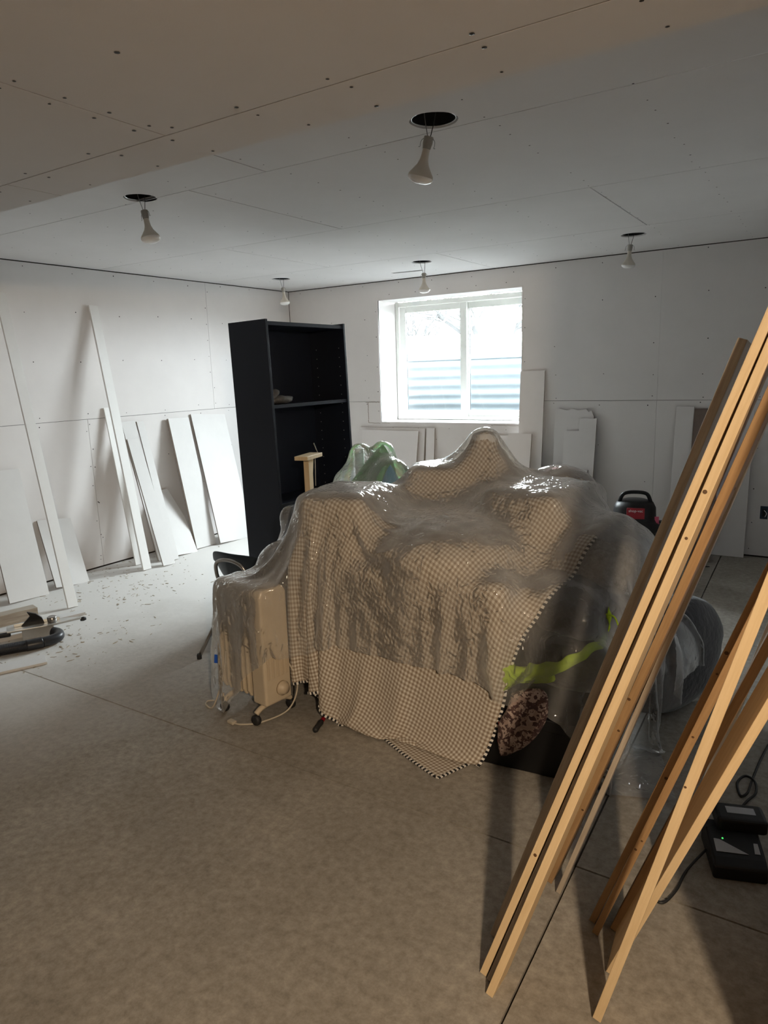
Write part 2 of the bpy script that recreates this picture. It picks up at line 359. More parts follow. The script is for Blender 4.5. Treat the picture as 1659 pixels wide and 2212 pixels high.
for poly in ([(0.004,0.012),(XJ-s2,0.012),(XJ-s2,SE-s2),(WX1,SE-s2),(WX1,WZ0),(WX0,WZ0),(WX0,SE-s2),(0.004,SE-s2)],
             [(XJ,0.012),(RX0,0.012),(RX0,SE-s2),(XJ,SE-s2)],
             [(0.004,SE+s2),(WX0,SE+s2),(WX0,WZ1),(WX1,WZ1),(WX1,SE+s2),(XJ-s2/2,SE+s2),(XJ-s2/2,zt),(0.004,zt)],
             [(XJ,SE+s2),(RX0,SE+s2),(RX0,zt),(XJ,zt)]):
    obj('drywall_panel', prism(poly, TH, FB), 'drywall', wall_back)
pts = []
for i in range(13):
    x = 0.18+0.406*i
    for z in (2.40, 2.08, 1.72, 1.46, SE+0.03, SE-0.03, 0.86, 0.55, 0.28, 0.05):
        if WX0-0.03 < x < WX1+0.03 and WZ0-0.05 < z < WZ1+0.05: continue
        if random.random() < 0.9: pts.append((x+random.uniform(-0.02,0.02), 0, z+random.uniform(-0.015,0.015)))
for z in (1.15, 1.35, 1.6, 1.9, 2.15): pts += [(WX0-0.03, 0, z), (WX1+0.03, 0, z)]
for x in (1.3, 1.6, 1.95, 2.25, 2.55): pts += [(x, 0, WZ1+0.05), (x, 0, WZ0-0.06)]
stuff(obj('drywall_screw', dots(pts, (0,-1,0)), 'screw', wall_back))
# torn cut-out lines beside the window
bm = B()
for a in ((WX0-0.19,WX0-0.005,1.238,1.243), (WX0-0.165,WX0-0.158,1.03,1.24), (WX0-0.165,WX0+0.1,1.024,1.029), (WX1-0.3,WX1+0.02,1.018,1.022)):
    n = 14
    for k in range(n):
        x0 = a[0]+(a[1]-a[0])*k/n; x1 = a[0]+(a[1]-a[0])*(k+1)/n; z0 = a[2]+(a[3]-a[2])*k/n; z1 = a[2]+(a[3]-a[2])*(k+1)/n
        if a[1]-a[0] > 0.05: z0, z1 = a[2], a[3]
        else: x0, x1 = a[0], a[1]
        j = random.uniform(-0.002, 0.002); box(bm, x0+j, x1+j, -0.0008, 0.0, z0+j, z1+j)
obj('torn_paper_seam', bm, 'drywall_edge', wall_back)

FL = frame((0,1,0), (0,0,1), (1,0,0), (-TH,0,0))   # poly (y,z), extruded to +x
wall_left = struct(obj('wall_left', bx(-0.2, -TH-0.002, -6.2, 0.3, -0.1, H+0.3), 'void'))
for y0, y1, z0, z1 in ((-2.63+s2,-0.004,0.012,SE-s2), (-6.0,-2.63-s2,0.012,SE-s2), (-1.22+s2,-0.004,SE+s2,zt), (-4.88+s2,-1.22-s2,SE+s2,zt), (-6.0,-4.88-s2,SE+s2,zt)):
    obj('drywall_panel', prism([(y0,z0),(y1,z0),(y1,z1),(y0,z1)], TH, FL), 'drywall', wall_left)
pts = []
for i in range(14):
    y = -0.2-0.406*i
    for z in (2.40, 2.08, 1.72, SE+0.035, SE-0.035, 0.86, 0.55, 0.28, 0.06):
        if random.random() < 0.92: pts.append((0, y+random.uniform(-0.02,0.02), z+random.uniform(-0.015,0.015)))
for k in range(8): pts += [(0, -1.22+random.choice((-0.02,0.02)), 1.3+0.15*k), (0, -2.63+random.choice((-0.02,0.02)), 0.1+0.15*k)]
stuff(obj('drywall_screw', dots(pts, (1,0,0)), 'screw', wall_left))

# walls the photograph only implies: right wall stub, hall round the camera
wall_right = struct(obj('wall_right', bx(RX0, RX0+0.12, -4.95, 0.1, 0, H+0.1), 'drywall'))
struct(obj('wall_near', bx(-0.1, 4.45, -6.12, -6.0, 0, H), 'darkened_wall'))
struct(obj('wall_hall_left', bx(4.35, 4.45, -8.3, -6.121, 0, H), 'darkened_wall'))
struct(obj('wall_hall_back', bx(4.45, 7.5, -8.4, -8.3, 0, H), 'darkened_wall'))
struct(obj('wall_hall_right', bx(7.5, 7.6, -8.4, -4.8, 0, H), 'darkened_wall'))
struct(obj('wall_hall_front', bx(RX0+0.121, 7.5, -4.95, -4.85, 0, H), 'darkened_wall'))

# ------------------------------------------------------------------ ceiling: drywall sheets with recessed holes, dropped soffit
SY, SZ = -4.555, 2.20
ceil = struct(obj('ceiling', bx(-0.2, RX0+0.3, SY-0.2, 0.4, H+0.30, H+0.4), 'void'))
HOLES = [(3.855,-3.74,0.088), (2.16,-3.68,0.080), (0.63,-0.85,0.085), (2.135,-0.81,0.085), (3.855,-0.82,0.085)]
def circ(h, n=28): return [(h[0]+h[2]*(1+0.02*math.sin(5*k+h[0]*9))*math.cos(2*math.pi*k/n), h[1]+h[2]*(1+0.02*math.sin(7*k))*math.sin(2*math.pi*k/n)) for k in range(n)]
VENT = [(1.60,-0.44),(1.90,-0.40),(1.895,-0.345),(1.595,-0.385)]
r1, r2, r3 = -1.13, -2.38, -3.63
q = 0.0024
sheets = [(0.004,2.44-q,r1+q,-0.004,[circ(HOLES[2]),circ(HOLES[3]),VENT]), (2.44+q,RX0,r1+q,-0.004,[circ(HOLES[4])]),
          (0.004,1.41-q,r2+q,r1-q,[]), (1.41+q,4.015-q*1.6,r2+q,r1-q,[]), (4.015+q*1.6,RX0,r2+q,r1-q,[]),
          (0.004,2.45-q*1.5,r3+q,r2-q,[]), (2.45+q*1.5,RX0,r3+q,r2-q,[]),
          (0.004,2.95-q*1.5,SY,r3-q,[[]]), (2.95+q*1.5,RX0,SY,r3-q,[[]])]
for x0, x1, y0, y1, hs in sheets:
    if hs == [[]]: hs = [circ(HOLES[1])] if x0 < 1 else [circ(HOLES[0])]
    obj('drywall_panel', slab_holes([(x0,y0),(x1,y0),(x1,y1),(x0,y1)], hs, H, H+TH), 'ceiling', ceil)
pts = []
for i in range(11):
    x = 4.535-0.51*i
    y = -0.1
    while y > SY+0.05:
        ok = all((x-h[0])**2+(y-h[1])**2 > (h[2]+0.02)**2 for h in HOLES)
        if ok and random.random() < 0.93: pts.append((x+random.uniform(-0.012,0.012), y, H))
        y -= random.choice((0.12, 0.18, 0.2))
stuff(obj('drywall_screw', dots(pts, (0,0,-1), 0.004), 'screw', ceil))
sof = struct(obj('ceiling_soffit', bx(-0.1, 7.6, -8.4, SY-TH, SZ+TH+0.003, H+0.3), 'void'))
JS = -4.755
for x0, x1, y0, y1 in ((0.0,2.80-q,JS+q,SY), (2.80+q,7.5,JS+q,SY), (0.0,3.58-q,-5.97,JS-q), (3.58+q,7.5,-5.97,JS-q), (0.0,7.5,-8.3,-5.97-q)):
    obj('drywall_panel', bx(x0, x1, y0, y1, SZ, SZ+TH), 'ceiling', sof)
obj('drywall_panel', bx(0, RX0, SY-TH, SY, SZ+TH+0.001, H), 'ceiling', sof)
pts = []
for i in range(18):
    x = 1.2+0.3*i
    pts += [(x+random.uniform(-0.05,0.05), JS+0.035, SZ), (x+random.uniform(-0.05,0.05), JS-0.035, SZ), (x+random.uniform(-0.05,0.05), SY-0.03, SZ)]
    if i % 2: pts += [(x, -5.15, SZ), (x, -5.55, SZ)]
for k in range(7): pts += [(3.55, JS-0.08-0.12*k, SZ), (3.61, JS-0.08-0.12*k, SZ)]
stuff(obj('drywall_screw', dots(pts, (0,0,-1), 0.0052), 'screw', sof))
# torn drywall tab at the soffit edge
bm = B(); box(bm, -0.02, 0.02, -0.01, 0.02, -0.004, 0, T(3.945,-4.48,H)@RZ(0.5)); box(bm, -0.006, 0.006, -0.03, 0.0, -0.025, -0.004, T(3.925,-4.5,H)@RX(0.4))
obj('torn_paper_tab', bm, 'brown_paper', ceil)

# vent boot above the ceiling slot
bm = prism(VENT, 0.12, T(0,0,H+TH)); obj('vent_boot', bm, 'can', ceil)

# ------------------------------------------------------------------ recessed lights: can + wires + dangling reflector bulb
LAB = ['dangling reflector bulb nearest the camera, tilted left below its round ceiling hole', 'dangling reflector bulb at the left of the ceiling, tilted right',
       'small dangling reflector bulb above the bookcase near the room corner', 'dangling reflector bulb hanging straight in front of the window top', 'dangling reflector bulb on the right, against the back wall top']
DIRS = [(-0.045,0,-0.15,0.050), (0.033,0.0,-0.15,0.062), (0.012,0,-0.15,0.08), (0.0,0,-0.14,0.09), (-0.012,0.012,-0.15,0.062)]
for (hx, hy, hr), lab, (dx, dy, dz, drop) in zip(HOLES, LAB, DIRS):
    t = thing('recessed_light', lab, 'light', (hx, hy, H), 0, 'reflector bulbs hanging from the ceiling holes')
    c = obj('can', lathe([(hr-0.004,TH*0.5),(hr-0.004,0.17),(0.03,0.19),(0,0.19)], 28), 'can', t, True)
    obj('rim', tube([((hr-0.007)*math.cos(k*math.pi/16), (hr-0.007)*math.sin(k*math.pi/16), 0.006) for k in range(32)], 0.0022, 6, closed=True), 'can_rim', c, True)
    ax = Vector((dx,dy,dz)).normalized(); sx = Vector((1,0,0)) if abs(ax.x) < 0.9 else Vector((0,1,0))
    sx = (sx-ax*sx.dot(ax)).normalized(); sy = ax.cross(sx)
    top = Vector((-0.02 if dx < 0 else 0.02, 0, -drop))
    F = frame(sx, sy, ax, top)      # local +z points down along the bulb
    obj('socket', lathe([(0,0),(0.017,0),(0.018,0.004),(0.018,0.022),(0.0155,0.036),(0.015,0.042),(0,0.042)], 16, F), 'socket', t, False, 0.001)
    b = obj('bulb', lathe([(0.0135,0.040),(0.014,0.062),(0.016,0.078),(0.022,0.095),(0.034,0.113),(0.045,0.128),(0.0475,0.137)], 28, F), 'bulb', t, True)
    obj('lens', lathe([(0.0475,0.137),(0.046,0.145),(0.038,0.153),(0.022,0.159),(0,0.161)], 28, F), 'lens', b, True)
    for k, off in enumerate((-0.016, 0.008)):
        st = Vector((off*1.6, 0.02*(k-0.5), 0.12)); en = top+sx*0.006*(k*2-1)
        obj('wire', tube(curve_pts([st, (st+en)/2+Vector((0.01*(k*2-1), 0, 0)), en], 5), 0.0016, 6), 'wire' if k == 0 else 'wire_black', t, True)
        s = k*2-1
        obj('spring_clip', tube(curve_pts([F@Vector((s*0.018,0,0.006)), F@Vector((s*0.028,0,0.014)), F@Vector((s*0.031,0,0.028)), F@Vector((s*0.030,0,0.036)), F@Vector((s*0.036,0,0.037))], 4), 0.0011, 5), 'wire', t, True)

# ------------------------------------------------------------------ window
win = struct(obj('window_1', bx(WX0, WX1, 0.40, 0.42, WZ0-0.01, WZ0+0.03), 'vinyl'))
D = 0.325
def wpart(name, a, mat='vinyl', par=win, bev=0.003): return obj(name, bx(*a), mat, par, bevel=bev)
e = 0.004
obj('jamb_lining', bx(WX0-TH, WX0, -0.002, D, WZ0-TH, WZ1+TH), 'drywall', win); obj('jamb_lining', bx(WX1, WX1+TH, -0.002, D, WZ0-TH, WZ1+TH), 'drywall', win)
obj('head_lining', bx(WX0+0.001, WX1-0.001, -0.002, D, WZ1, WZ1+TH), 'drywall', win); obj('sill_lining', bx(WX0+0.001, WX1-0.001, -0.004, D, WZ0-TH, WZ0), 'drywall', win)
pts = [(WX0, y, z) for y in (0.06, 0.25) for z in (1.12, 1.35, 1.6, 1.85, 2.12)]
stuff(obj('lining_screw', dots(pts, (1,0,0), 0.0035), 'screw', win))
fw = 0.042
wpart('frame_jamb', (WX0+e, WX0+fw, D, D+0.09, WZ0+e, WZ1-e)); wpart('frame_jamb', (WX1-fw, WX1-e, D, D+0.09, WZ0+e, WZ1-e))
wpart('frame_head', (WX0+fw, WX1-fw, D, D+0.09, WZ1-0.05, WZ1-e)); wpart('frame_sill', (WX0+fw, WX1-fw, D, D+0.09, WZ0+e, WZ0+0.034))
def sash(x0, x1, y0, y1, z0, z1, sw):
    s = obj('sash', bx(x0, x0+sw, y0, y1, z0, z1), 'vinyl', win, bevel=0.003)
    obj('sash_rail', bx(x1-sw, x1, y0, y1, z0, z1), 'vinyl', s, bevel=0.003)
    obj('sash_rail', bx(x0+sw, x1-sw, y0, y1, z0, z0+sw*0.85), 'vinyl', s, bevel=0.003); obj('sash_rail', bx(x0+sw, x1-sw, y0, y1, z1-sw*0.85, z1), 'vinyl', s, bevel=0.003)
    gb = B(); gx = 0.006
    for a in ((x0+sw,x0+sw+gx,z0+sw*.85,z1-sw*.85),(x1-sw-gx,x1-sw,z0+sw*.85,z1-sw*.85)): box(gb, a[0], a[1], y0+0.012, y1-0.012, a[2], a[3])
    obj('gasket', gb, 'gasket', s)
    obj('pane', bx(x0+sw-0.005, x1-sw+0.005, (y0+y1)/2-0.003, (y0+y1)/2+0.003, z0+sw*.85-0.005, z1-sw*.85+0.005), 'glass', s)
sash(WX0+fw+0.006, 1.985, D+0.01, D+0.04, WZ0+0.036, WZ1-0.052, 0.072)
sash(1.925, WX1-fw-0.006, D+0.046, D+0.076, WZ0+0.036, WZ1-0.052, 0.072)

# ------------------------------------------------------------------ outdoors: window well, fence, trees
bm = B(); cx, cy, ea, eb = 1.75, 0.43, 1.45, 0.82; nz_, na = 84, 48; ring = []
for j in range(nz_+1):
    z = 0.25+(1.655-0.25)*j/nz_; k = 0.006*math.sin(2*math.pi*z/0.108)
    ring.append([bm.verts.new((cx+(ea+k)*math.cos(math.pi*i/na), cy+(eb+k)*math.sin(math.pi*i/na), z)) for i in range(na+1)])
for j in range(nz_):
    for i in range(na): bm.faces.new((ring[j][i], ring[j][i+1], ring[j+1][i+1], ring[j+1][i]))
well = tag(obj('window_well', bm, 'galv', None, True), 'corrugated galvanised window well wrapped around outside the window', 'window well')
obj('rim', tube([(cx+(ea+0.01)*math.cos(math.pi*i/40), cy+(eb+0.01)*math.sin(math.pi*i/40), 1.665) for i in range(41)], 0.017, 8), 'galv', well, True)
struct(obj('floor_well', bx(0.1, 3.4, 0.425, 1.3, 0.15, 0.25), 'gravel'))
bm = bx(-8, 10, 0.425, 0.50, 2.30, 6.0); box(bm, -8, 1.10, 0.425, 0.50, 1.5, 2.30); box(bm, 2.76, 10, 0.425, 0.50, 1.5, 2.30)
struct(obj('wall_added_facade', bm, 'added_facade'))  # house wall out of view, added dark to cut sky light in the well
bm = B(); o_, i_ = [], []
for i in range(49):
    a = math.pi*i/48; i_.append(bm.verts.new((cx+(ea+0.02)*math.cos(a), cy+(eb+0.02)*math.sin(a), 1.60))); o_.append(bm.verts.new((60*math.cos(a), 0.43+60*math.sin(a), 1.45)))
for i in range(48): bm.faces.new((i_[i], i_[i+1], o_[i+1], o_[i]))
struct(obj('floor_yard', bm, 'snow'))
fen = thing('garden_fence', 'white board fence standing outside beyond the window well', 'fence', (0,0,0))
for i in range(22):
    x = -12.0+0.62*i
    obj('fence_board', bx(x, x+0.6, 12.0, 12.03, 1.5, 2.53-0.037*(x+5.64)), 'fence', fen)
obj('fence_rail', bx(-12, 1.6, 11.95, 12.0, 2.20, 2.26), 'fence', fen); obj('fence_rail', bx(-12, 1.6, 11.95, 12.0, 1.7, 1.76), 'fence', fen)
def tree(name, lab, base, h, trunks, seed, spread=0.5, r0=0.16, depth=4):
    rnd = random.Random(seed); bm = B()
    def grow(p, d, ln, r, dep):
        q = [Vector(p)]; dd = Vector(d).normalized()
        for k in range(4):
            dd = (dd+Vector((rnd.uniform(-1,1), rnd.uniform(-1,1), rnd.uniform(-0.6,0.8)))*0.18).normalized(); q.append(q[-1]+dd*ln/4)
        tube(q, r, 5, bm, taper=0.6)
        if dep == 0: return
        for k in range(rnd.choice((2,3,3))):
            s = rnd.randint(2, 4); nd = (dd+Vector((rnd.uniform(-1,1), rnd.uniform(-1,1), rnd.uniform(-0.5,0.7)))*(spread+0.25)).normalized()
            grow(q[s], nd, ln*rnd.uniform(0.55,0.8), r*0.55, dep-1)
    for d in trunks: grow((0,0,0), d, h, r0, depth)
    return tag(obj(name, bm, 'bark', None, False, 0, base), lab, 'tree')
tree('bare_tree', 'bare forked tree beyond the fence, seen through the right pane', (-5.1, 17.0, 1.45), 2.0, ((-0.28,0,1),(0.34,0.1,1),(-0.9,0.1,0.7)), 4, 0.6, 0.22, 4)
tree('bare_tree', 'bare tree with thin low branches behind the fence, between both panes', (-7.1, 16.5, 1.45), 1.6, ((0.7,0,1.1),(-0.5,0,1.2)), 9, 0.6, 0.09, 3)
tree('bare_shrub', 'dense upright bare shrub beyond the fence, seen through the left pane', (-7.35, 15.0, 1.45), 1.3, [(0.16*k-0.7, 0.1*(k%3), 1.2) for k in range(11)], 3, 0.25, 0.05, 2)

# ------------------------------------------------------------------ leaning boards
def plank(name, lab, cat, base, top, waxis, wd, th, mat, group=None, poly=None, centre=False, knots=0, seed=0, bev=0.0012):
    """base/top: points along the plank's first long edge (mid thickness); width runs along waxis"""
    base, top = Vector(base), Vector(top); a = top-base; L = a.length; a.normalize()
    wv = Vector(waxis); wv = (wv-a*wv.dot(a)).normalized(); tv = wv.cross(a).normalized()
    F = Matrix((tv, wv, a)).transposed().to_4x4()    # local x thickness, y width, z length
    poly = poly or [(0,0),(wd,0),(wd,L),(0,L)]
    off = -wd/2 if centre else 0
    bm = prism([(p[0]+off, p[1]) for p in poly], th, frame((0,1,0),(0,0,1),(1,0,0),(-th/2,0,0)))
    if name == 'drywall_scrap':
        bm.normal_update()
        for f in bm.faces: f.material_index = 0 if abs(f.normal.x) > 0.5 else 1
        mat = [mat, 'drywall_edge']; bev = 0
    o = obj(name, bm, mat, None, bevel=bev)
    F.translation = base; o.matrix_world = F
    tag(o, lab, cat, group)
    rnd = random.Random(seed)
    for k in range(knots):
        kb = B(); y, z = rnd.uniform(0.2, 0.8)*wd, rnd.uniform(0.15, 0.9)*L; s = rnd.uniform(0.0025, 0.005)
        face = rnd.choice((0, 1, 1))
        mm = T(th/2+0.0004, y, z)@RY(math.pi/2) if face == 0 else T(rnd.uniform(-0.3,0.3)*th, -0.0004, z)@RX(math.pi/2)
        lathe([(0, 0.0), (s, 0.0), (s*0.9, 0.0006), (0, 0.0008)], 8, mm, kb); obj('knot', kb, 'knot', o)
    return o
# left wall scraps: base (x,y0,y1), top (z, y0, y1)
def lean_left(lab, xb, y0, y1, zt_, yt0, yt1, th=TH, mat='white_board', name='drywall_scrap', xt=0.0, poly=None):
    b = Vector((xb, (y0+y1)/2, 0.003)); t = Vector((xt+th*1.1, (yt0+yt1)/2, zt_)); wd = ((y1-y0)+(yt1-yt0))/2
    d = (t-b).normalized(); nrm = d.cross(Vector((0,1,0)))
    L = (t-b).length
    if poly: poly = [(p[0]*wd, p[1]*L) for p in poly]
    if name == 'trim_strip': mat = 'trim_white'
    return plank(name, lab, 'board', b, t, (0,1,0), wd, th, mat, 'scraps leaning on the left wall', poly, True)
lean_left('long narrow white trim leaning far left, its top beyond the frame', 0.76, -3.475, -3.395, 2.2, -3.27, -3.20, 0.016, name='trim_strip')
lean_left('wide white drywall scrap leaning at the far left frame edge', 0.29, -3.62, -3.32, 0.93, -3.57, -3.27)
lean_left('short white drywall scrap leaning behind the long far-left trim', 0.27, -3.24, -2.97, 0.49, -3.18, -2.90)
lean_left('tallest white trim leaning on the left wall, casting a long shadow', 0.435, -2.575, -2.495, 2.15, -2.52, -2.44, 0.018, name='trim_strip')
lean_left('thin grey strip leaning just behind the tallest white trim', 0.24, -2.50, -2.43, 1.33, -2.475, -2.425, 0.012, name='trim_strip')
lean_left('white plank leaning immediately right of the tallest trim', 0.49, -2.415, -2.285, 1.05, -2.32, -2.205, xt=0.055)
lean_left('white scrap half hidden behind the plank right of the tallest trim', 0.30, -2.30, -2.17, 1.20, -2.33, -2.18)
lean_left('narrow white strip leaning over the scrap with the slanted top', 0.40, -2.245, -2.165, 1.19, -2.165, -2.095)
lean_left('low white scrap with slanted cut top, leaning among the strips', 0.34, -2.15, -1.89, 0.56, -2.06, -1.84, poly=[(0,0),(1,0),(1,0.55),(0.68,1.0),(0,0.97)])
lean_left('thick double white board leaning third from the bookcase', 0.29, -1.865, -1.62, 1.19, -1.835, -1.60, 0.026)
lean_left('widest white drywall sheet leaning on the left wall beside the bookcase', 0.37, -1.62, -1.22, 1.20, -1.56, -1.10)
# back wall scraps
def lean_back(lab, x0, x1, zt_, yb, th=TH, mat='drywall', name='drywall_scrap', poly=None, yt=0.0):
    b = Vector(((x0+x1)/2, -yb, 0.003)); t = Vector(((x0+x1)/2, -(yt+th*1.1), zt_)); L = (t-b).length; wd = x1-x0
    if poly: poly = [(p[0]*wd, p[1]*L) for p in poly]
    return plank(name, lab, 'board', b, t, (1,0,0), wd, th, mat, 'scraps leaning on the back wall', poly, True)
lean_back('wide white drywall scrap leaning under the left of the window', 0.95, 1.63, 0.955, 0.22, yt=0.03)
lean_back('wide drywall scrap behind another, under the left of the window', 0.90, 1.69, 0.98, 0.13)
lean_back('narrow drywall scrap leaning under the window middle', 1.705, 1.80, 0.985, 0.10)
lean_back('low wide drywall scrap under the right half of the window', 2.25, 2.66, 0.93, 0.10)
lean_back('tall white board leaning at the right side of the window', 2.70, 2.93, 1.515, 0.13)
lean_back('short white board leaning in front of the tall board by the window', 2.61, 2.84, 0.955, 0.24, yt=0.075)
rag = [(0,0),(1,0),(1,0.94),(0.93,0.985),(0.86,0.975),(0.8,0.995),(0.6,0.985),(0.45,1.0),(0.3,0.985),(0.12,1.0),(0,0.99)]
lean_back('drywall scrap with torn ragged top edge on the back wall', 3.03, 3.38, 1.18, 0.10, poly=rag)
lean_back('stepped white drywall scrap in front of the ragged one', 3.13, 3.41, 1.095, 0.20, yt=0.02, poly=[(0,0),(1,0),(1,1),(0.47,1),(0.47,0.90),(0,0.90)])
lean_back('low wide drywall scrap with a torn brown corner', 3.00, 3.38, 0.655, 0.29, yt=0.11, poly=[(0,0),(1,0),(1,0.86),(0.93,0.93),(0.97,1),(0,1)])
lean_back('white drywall strip leaning on the back wall left of the brown ones', 4.05, 4.185, 1.195, 0.16)
lean_back('dark brown-backed drywall strip leaning beside the white strip', 4.19, 4.30, 1.18, 0.30, mat='brown_paper')
lean_back('brown-backed drywall offcut partly behind the leaning lumber', 4.305, 4.41, 1.17, 0.33, mat='brown_paper', yt=0.02)
lean_back('white drywall scrap behind the brown offcuts', 4.36, 4.62, 1.16, 0.08)

# pine lumber leaning on the right wall (base and a second point, extended to the wall)
def lumber(lab, base, via, wd, th, mat, ztop=None, wx=(0.03,1,0), knots=0, seed=0, name='pine_board', cat='board'):
    b = Vector(base); d = (Vector(via)-b).normalized()
    if ztop: s = ztop/d.z
    else: s = min((RX0-th-b.x-0.004)/d.x, (SZ-0.02)/d.z)
    return plank(name, lab, cat, b+Vector((0,0,0.004)), b+d*s, wx, wd, th, mat, 'lumber leaning on the right wall', knots=knots, seed=seed)
lumber('greyish board at the left of the lumber bundle, its top end in view', (4.48,-4.63,0), (4.985,-4.483,1.58), 0.10, 0.020, 'pine_grey', ztop=1.60)
lumber('pale yellow pine board, left of the dark gap in the bundle', (4.51,-4.76,0), (4.868,-4.637,1.095), 0.09, 0.0185, 'pine', knots=3, seed=1)
lumber('greyish pine board recessed in the dark gap of the bundle', (4.531,-4.77,0), (4.8825,-4.62,1.085), 0.06, 0.013, 'pine_grey', seed=2)
lumber('pale yellow pine board, right of the dark gap in the bundle', (4.55,-4.81,0), (4.900,-4.655,1.103), 0.09, 0.0195, 'pine', knots=3, seed=3)
lumber('knotty brown pine board at the right of the left bundle', (4.54,-4.35,0), (4.915,-4.545,1.072), 0.075, 0.02, 'pine_dark', knots=7, seed=4)
lumber('single thin lath standing apart between the two lumber bundles', (4.58,-4.38,0), (4.923,-4.455,1.055), 0.03, 0.014, 'pine_grey', name='thin_lath', seed=5)
lumber('brown pine board at the left of the right bundle', (4.70,-4.44,0), (5.041,-4.582,1.011), 0.08, 0.018, 'pine_dark', knots=4, seed=6)
lumber('orange pine board second from left in the right bundle', (4.72,-4.48,0), (5.058,-4.629,1.024), 0.08, 0.018, 'pine_dark', knots=4, seed=7)
lumber('dark brown board passing behind the brightest board', (4.76,-4.44,0), (5.095,-4.561,0.974), 0.08, 0.020, 'pine_dark', seed=8)
lumber('brightest yellow pine board, its foot nearest the bottom edge', (4.80,-4.74,0), (5.08,-4.841,1.097), 0.07, 0.0205, 'pine', knots=2, seed=9)
lumber('wide pine board at the far right with shaded face', (4.79,-4.59,0), (5.105,-4.756,0.894), 0.13, 0.019, 'pine', wx=(-0.12,1,0), knots=2, seed=10)
lumber('white primed board behind the right lumber bundle', (4.84,-4.18,0), (5.112,-4.46,1.06), 0.07, 0.02, 'white_board', name='primed_board', seed=11)

# ------------------------------------------------------------------ bookcase (faces +x, leaning slightly back)
bk = thing('bookcase', 'tall black open bookcase behind the covered pile', 'bookcase', (2.265, -2.88, 0.005))
bk.rotation_euler = (0, -0.026, 0)
W_, D_, H_ = 0.82, 0.31, 1.885; t_ = 0.02
obj('side_panel', bx(-D_, 0, 0, t_, 0, H_), 'black_wood', bk, bevel=0.001); obj('side_panel', bx(-D_, 0, W_-t_, W_, 0, H_), 'black_wood', bk, bevel=0.001)
obj('back_panel', bx(-D_, -D_+0.006, t_, W_-t_, 0.06, H_-0.02), 'black_wood', bk)
obj('top_panel', bx(-D_, -0.004, t_, W_-t_, H_-0.035, H_-0.012), 'black_wood', bk); obj('plinth', bx(-0.03, -0.012, t_, W_-t_, 0, 0.07), 'black_wood', bk)
for z in (0.07, 0.42, 0.72, 1.345): obj('shelf', bx(-D_+0.007, -0.008, t_+0.001, W_-t_-0.001, z, z+0.022), 'black_wood', bk, bevel=0.001)
bm = B()
for z in np.arange(0.25, 1.75, 0.064):
    for x in (-0.05, -0.25): lathe([(0,0.0),(0.003,0.0),(0.003,0.0006),(0,0.0007)], 6, T(x, W_-t_, z)@RX(math.pi/2), bm)
stuff(obj('peg_hole', bm, 'label', bk))
obj('cam_lock', lathe([(0,0),(0.006,0),(0.006,0.004),(0,0.005)], 10, T(-0.06, t_, H_-0.06)@RX(-math.pi/2)), 'chrome', bk)
# dusty bundle on the shelf
t = thing('dusty_gloves', 'small dusty grey gloves lying on the left end of the bookcase shelf', 'gloves', (2.10, -2.80, 1.372))
obj('glove', blob((0.05,0.095,0.026), T(0.05,0.09,0.026), 0.3, 18, 1.0, sub=3), 'dusty', t, True); obj('cuff', blob((0.045,0.06,0.022), T(0.05,0.02,0.062)@RX(0.5), 0.3, 18, 4.0, sub=3), 'dusty', t, True)
# wooden T stand in front of the bookcase
ts = thing('wooden_stand', 'bare pine T-shaped stand standing in front of the bookcase', 'stand', (2.375, -2.74, 0.0), 0.25)
obj('post', bx(-0.018, 0.018, -0.03, 0.03, 0.02, 1.03), 'pine', ts, bevel=0.002)
obj('foot', bx(-0.12, 0.12, -0.03, 0.03, 0, 0.02), 'pine', ts, bevel=0.002)
obj('crossbar', bx(-0.045, 0.045, -0.10, 0.13, 1.03, 1.055), 'pine', ts, bevel=0.002)
obj('gusset', prism([(0.03,1.03),(0.055,1.03),(0.03,0.90)], 0.03, frame((0,1,0),(0,0,1),(1,0,0),(-0.015,0,0))), 'pine', ts, bevel=0.001)
obj('hook_rod', tube([(0.0,0.10,0.84),(0.0,0.11,1.02)], 0.003, 6), 'chrome', ts); obj('screw_bar', tube([(0,0.10,1.12),(0,0.16,1.045)], 0.004, 6), 'chrome', ts)

# ------------------------------------------------------------------ school chair behind the heater
ch = thing('school_chair', 'low school chair with navy plastic back and chrome legs, left of the pile', 'chair', (2.40, -3.42, 0.0), 0.0)
bm = B(); g0 = []
for i in range(13):
    u = -1+2*i/12; row = []
    for j in range(7):
        v = j/6; w2 = 0.215*(1-0.22*(1-v)**2-0.10*max(0,v-0.7)/0.3); x = u*w2; zz = 0.40+0.19*v-0.018*abs(u)**4*(1 if v > 0.5 else -1)
        row.append(bm.verts.new((x, -0.045*u*u*-1-0.05*v-0.02, zz)))
    g0.append(row)
for i in range(12):
    for j in range(6): bm.faces.new((g0[i][j], g0[i+1][j], g0[i+1][j+1], g0[i][j+1]))
o = obj('backrest', bm, 'navy', ch, True); s = o.modifiers.new('solid', 'SOLIDIFY'); s.thickness = 0.012; subsurf(o)
obj('back_tube', tube(curve_pts([(-0.13,0.02,0.30),(-0.13,-0.05,0.42),(-0.10,-0.085,0.53),(0.0,-0.09,0.56),(0.10,-0.085,0.53),(0.13,-0.05,0.42),(0.13,0.02,0.30)], 6), 0.011, 8), 'chrome', ch, True)
o = obj('seat', bx(-0.2, 0.2, 0.0, 0.37, 0.325, 0.345), 'navy', ch, bevel=0.03, seg=4)
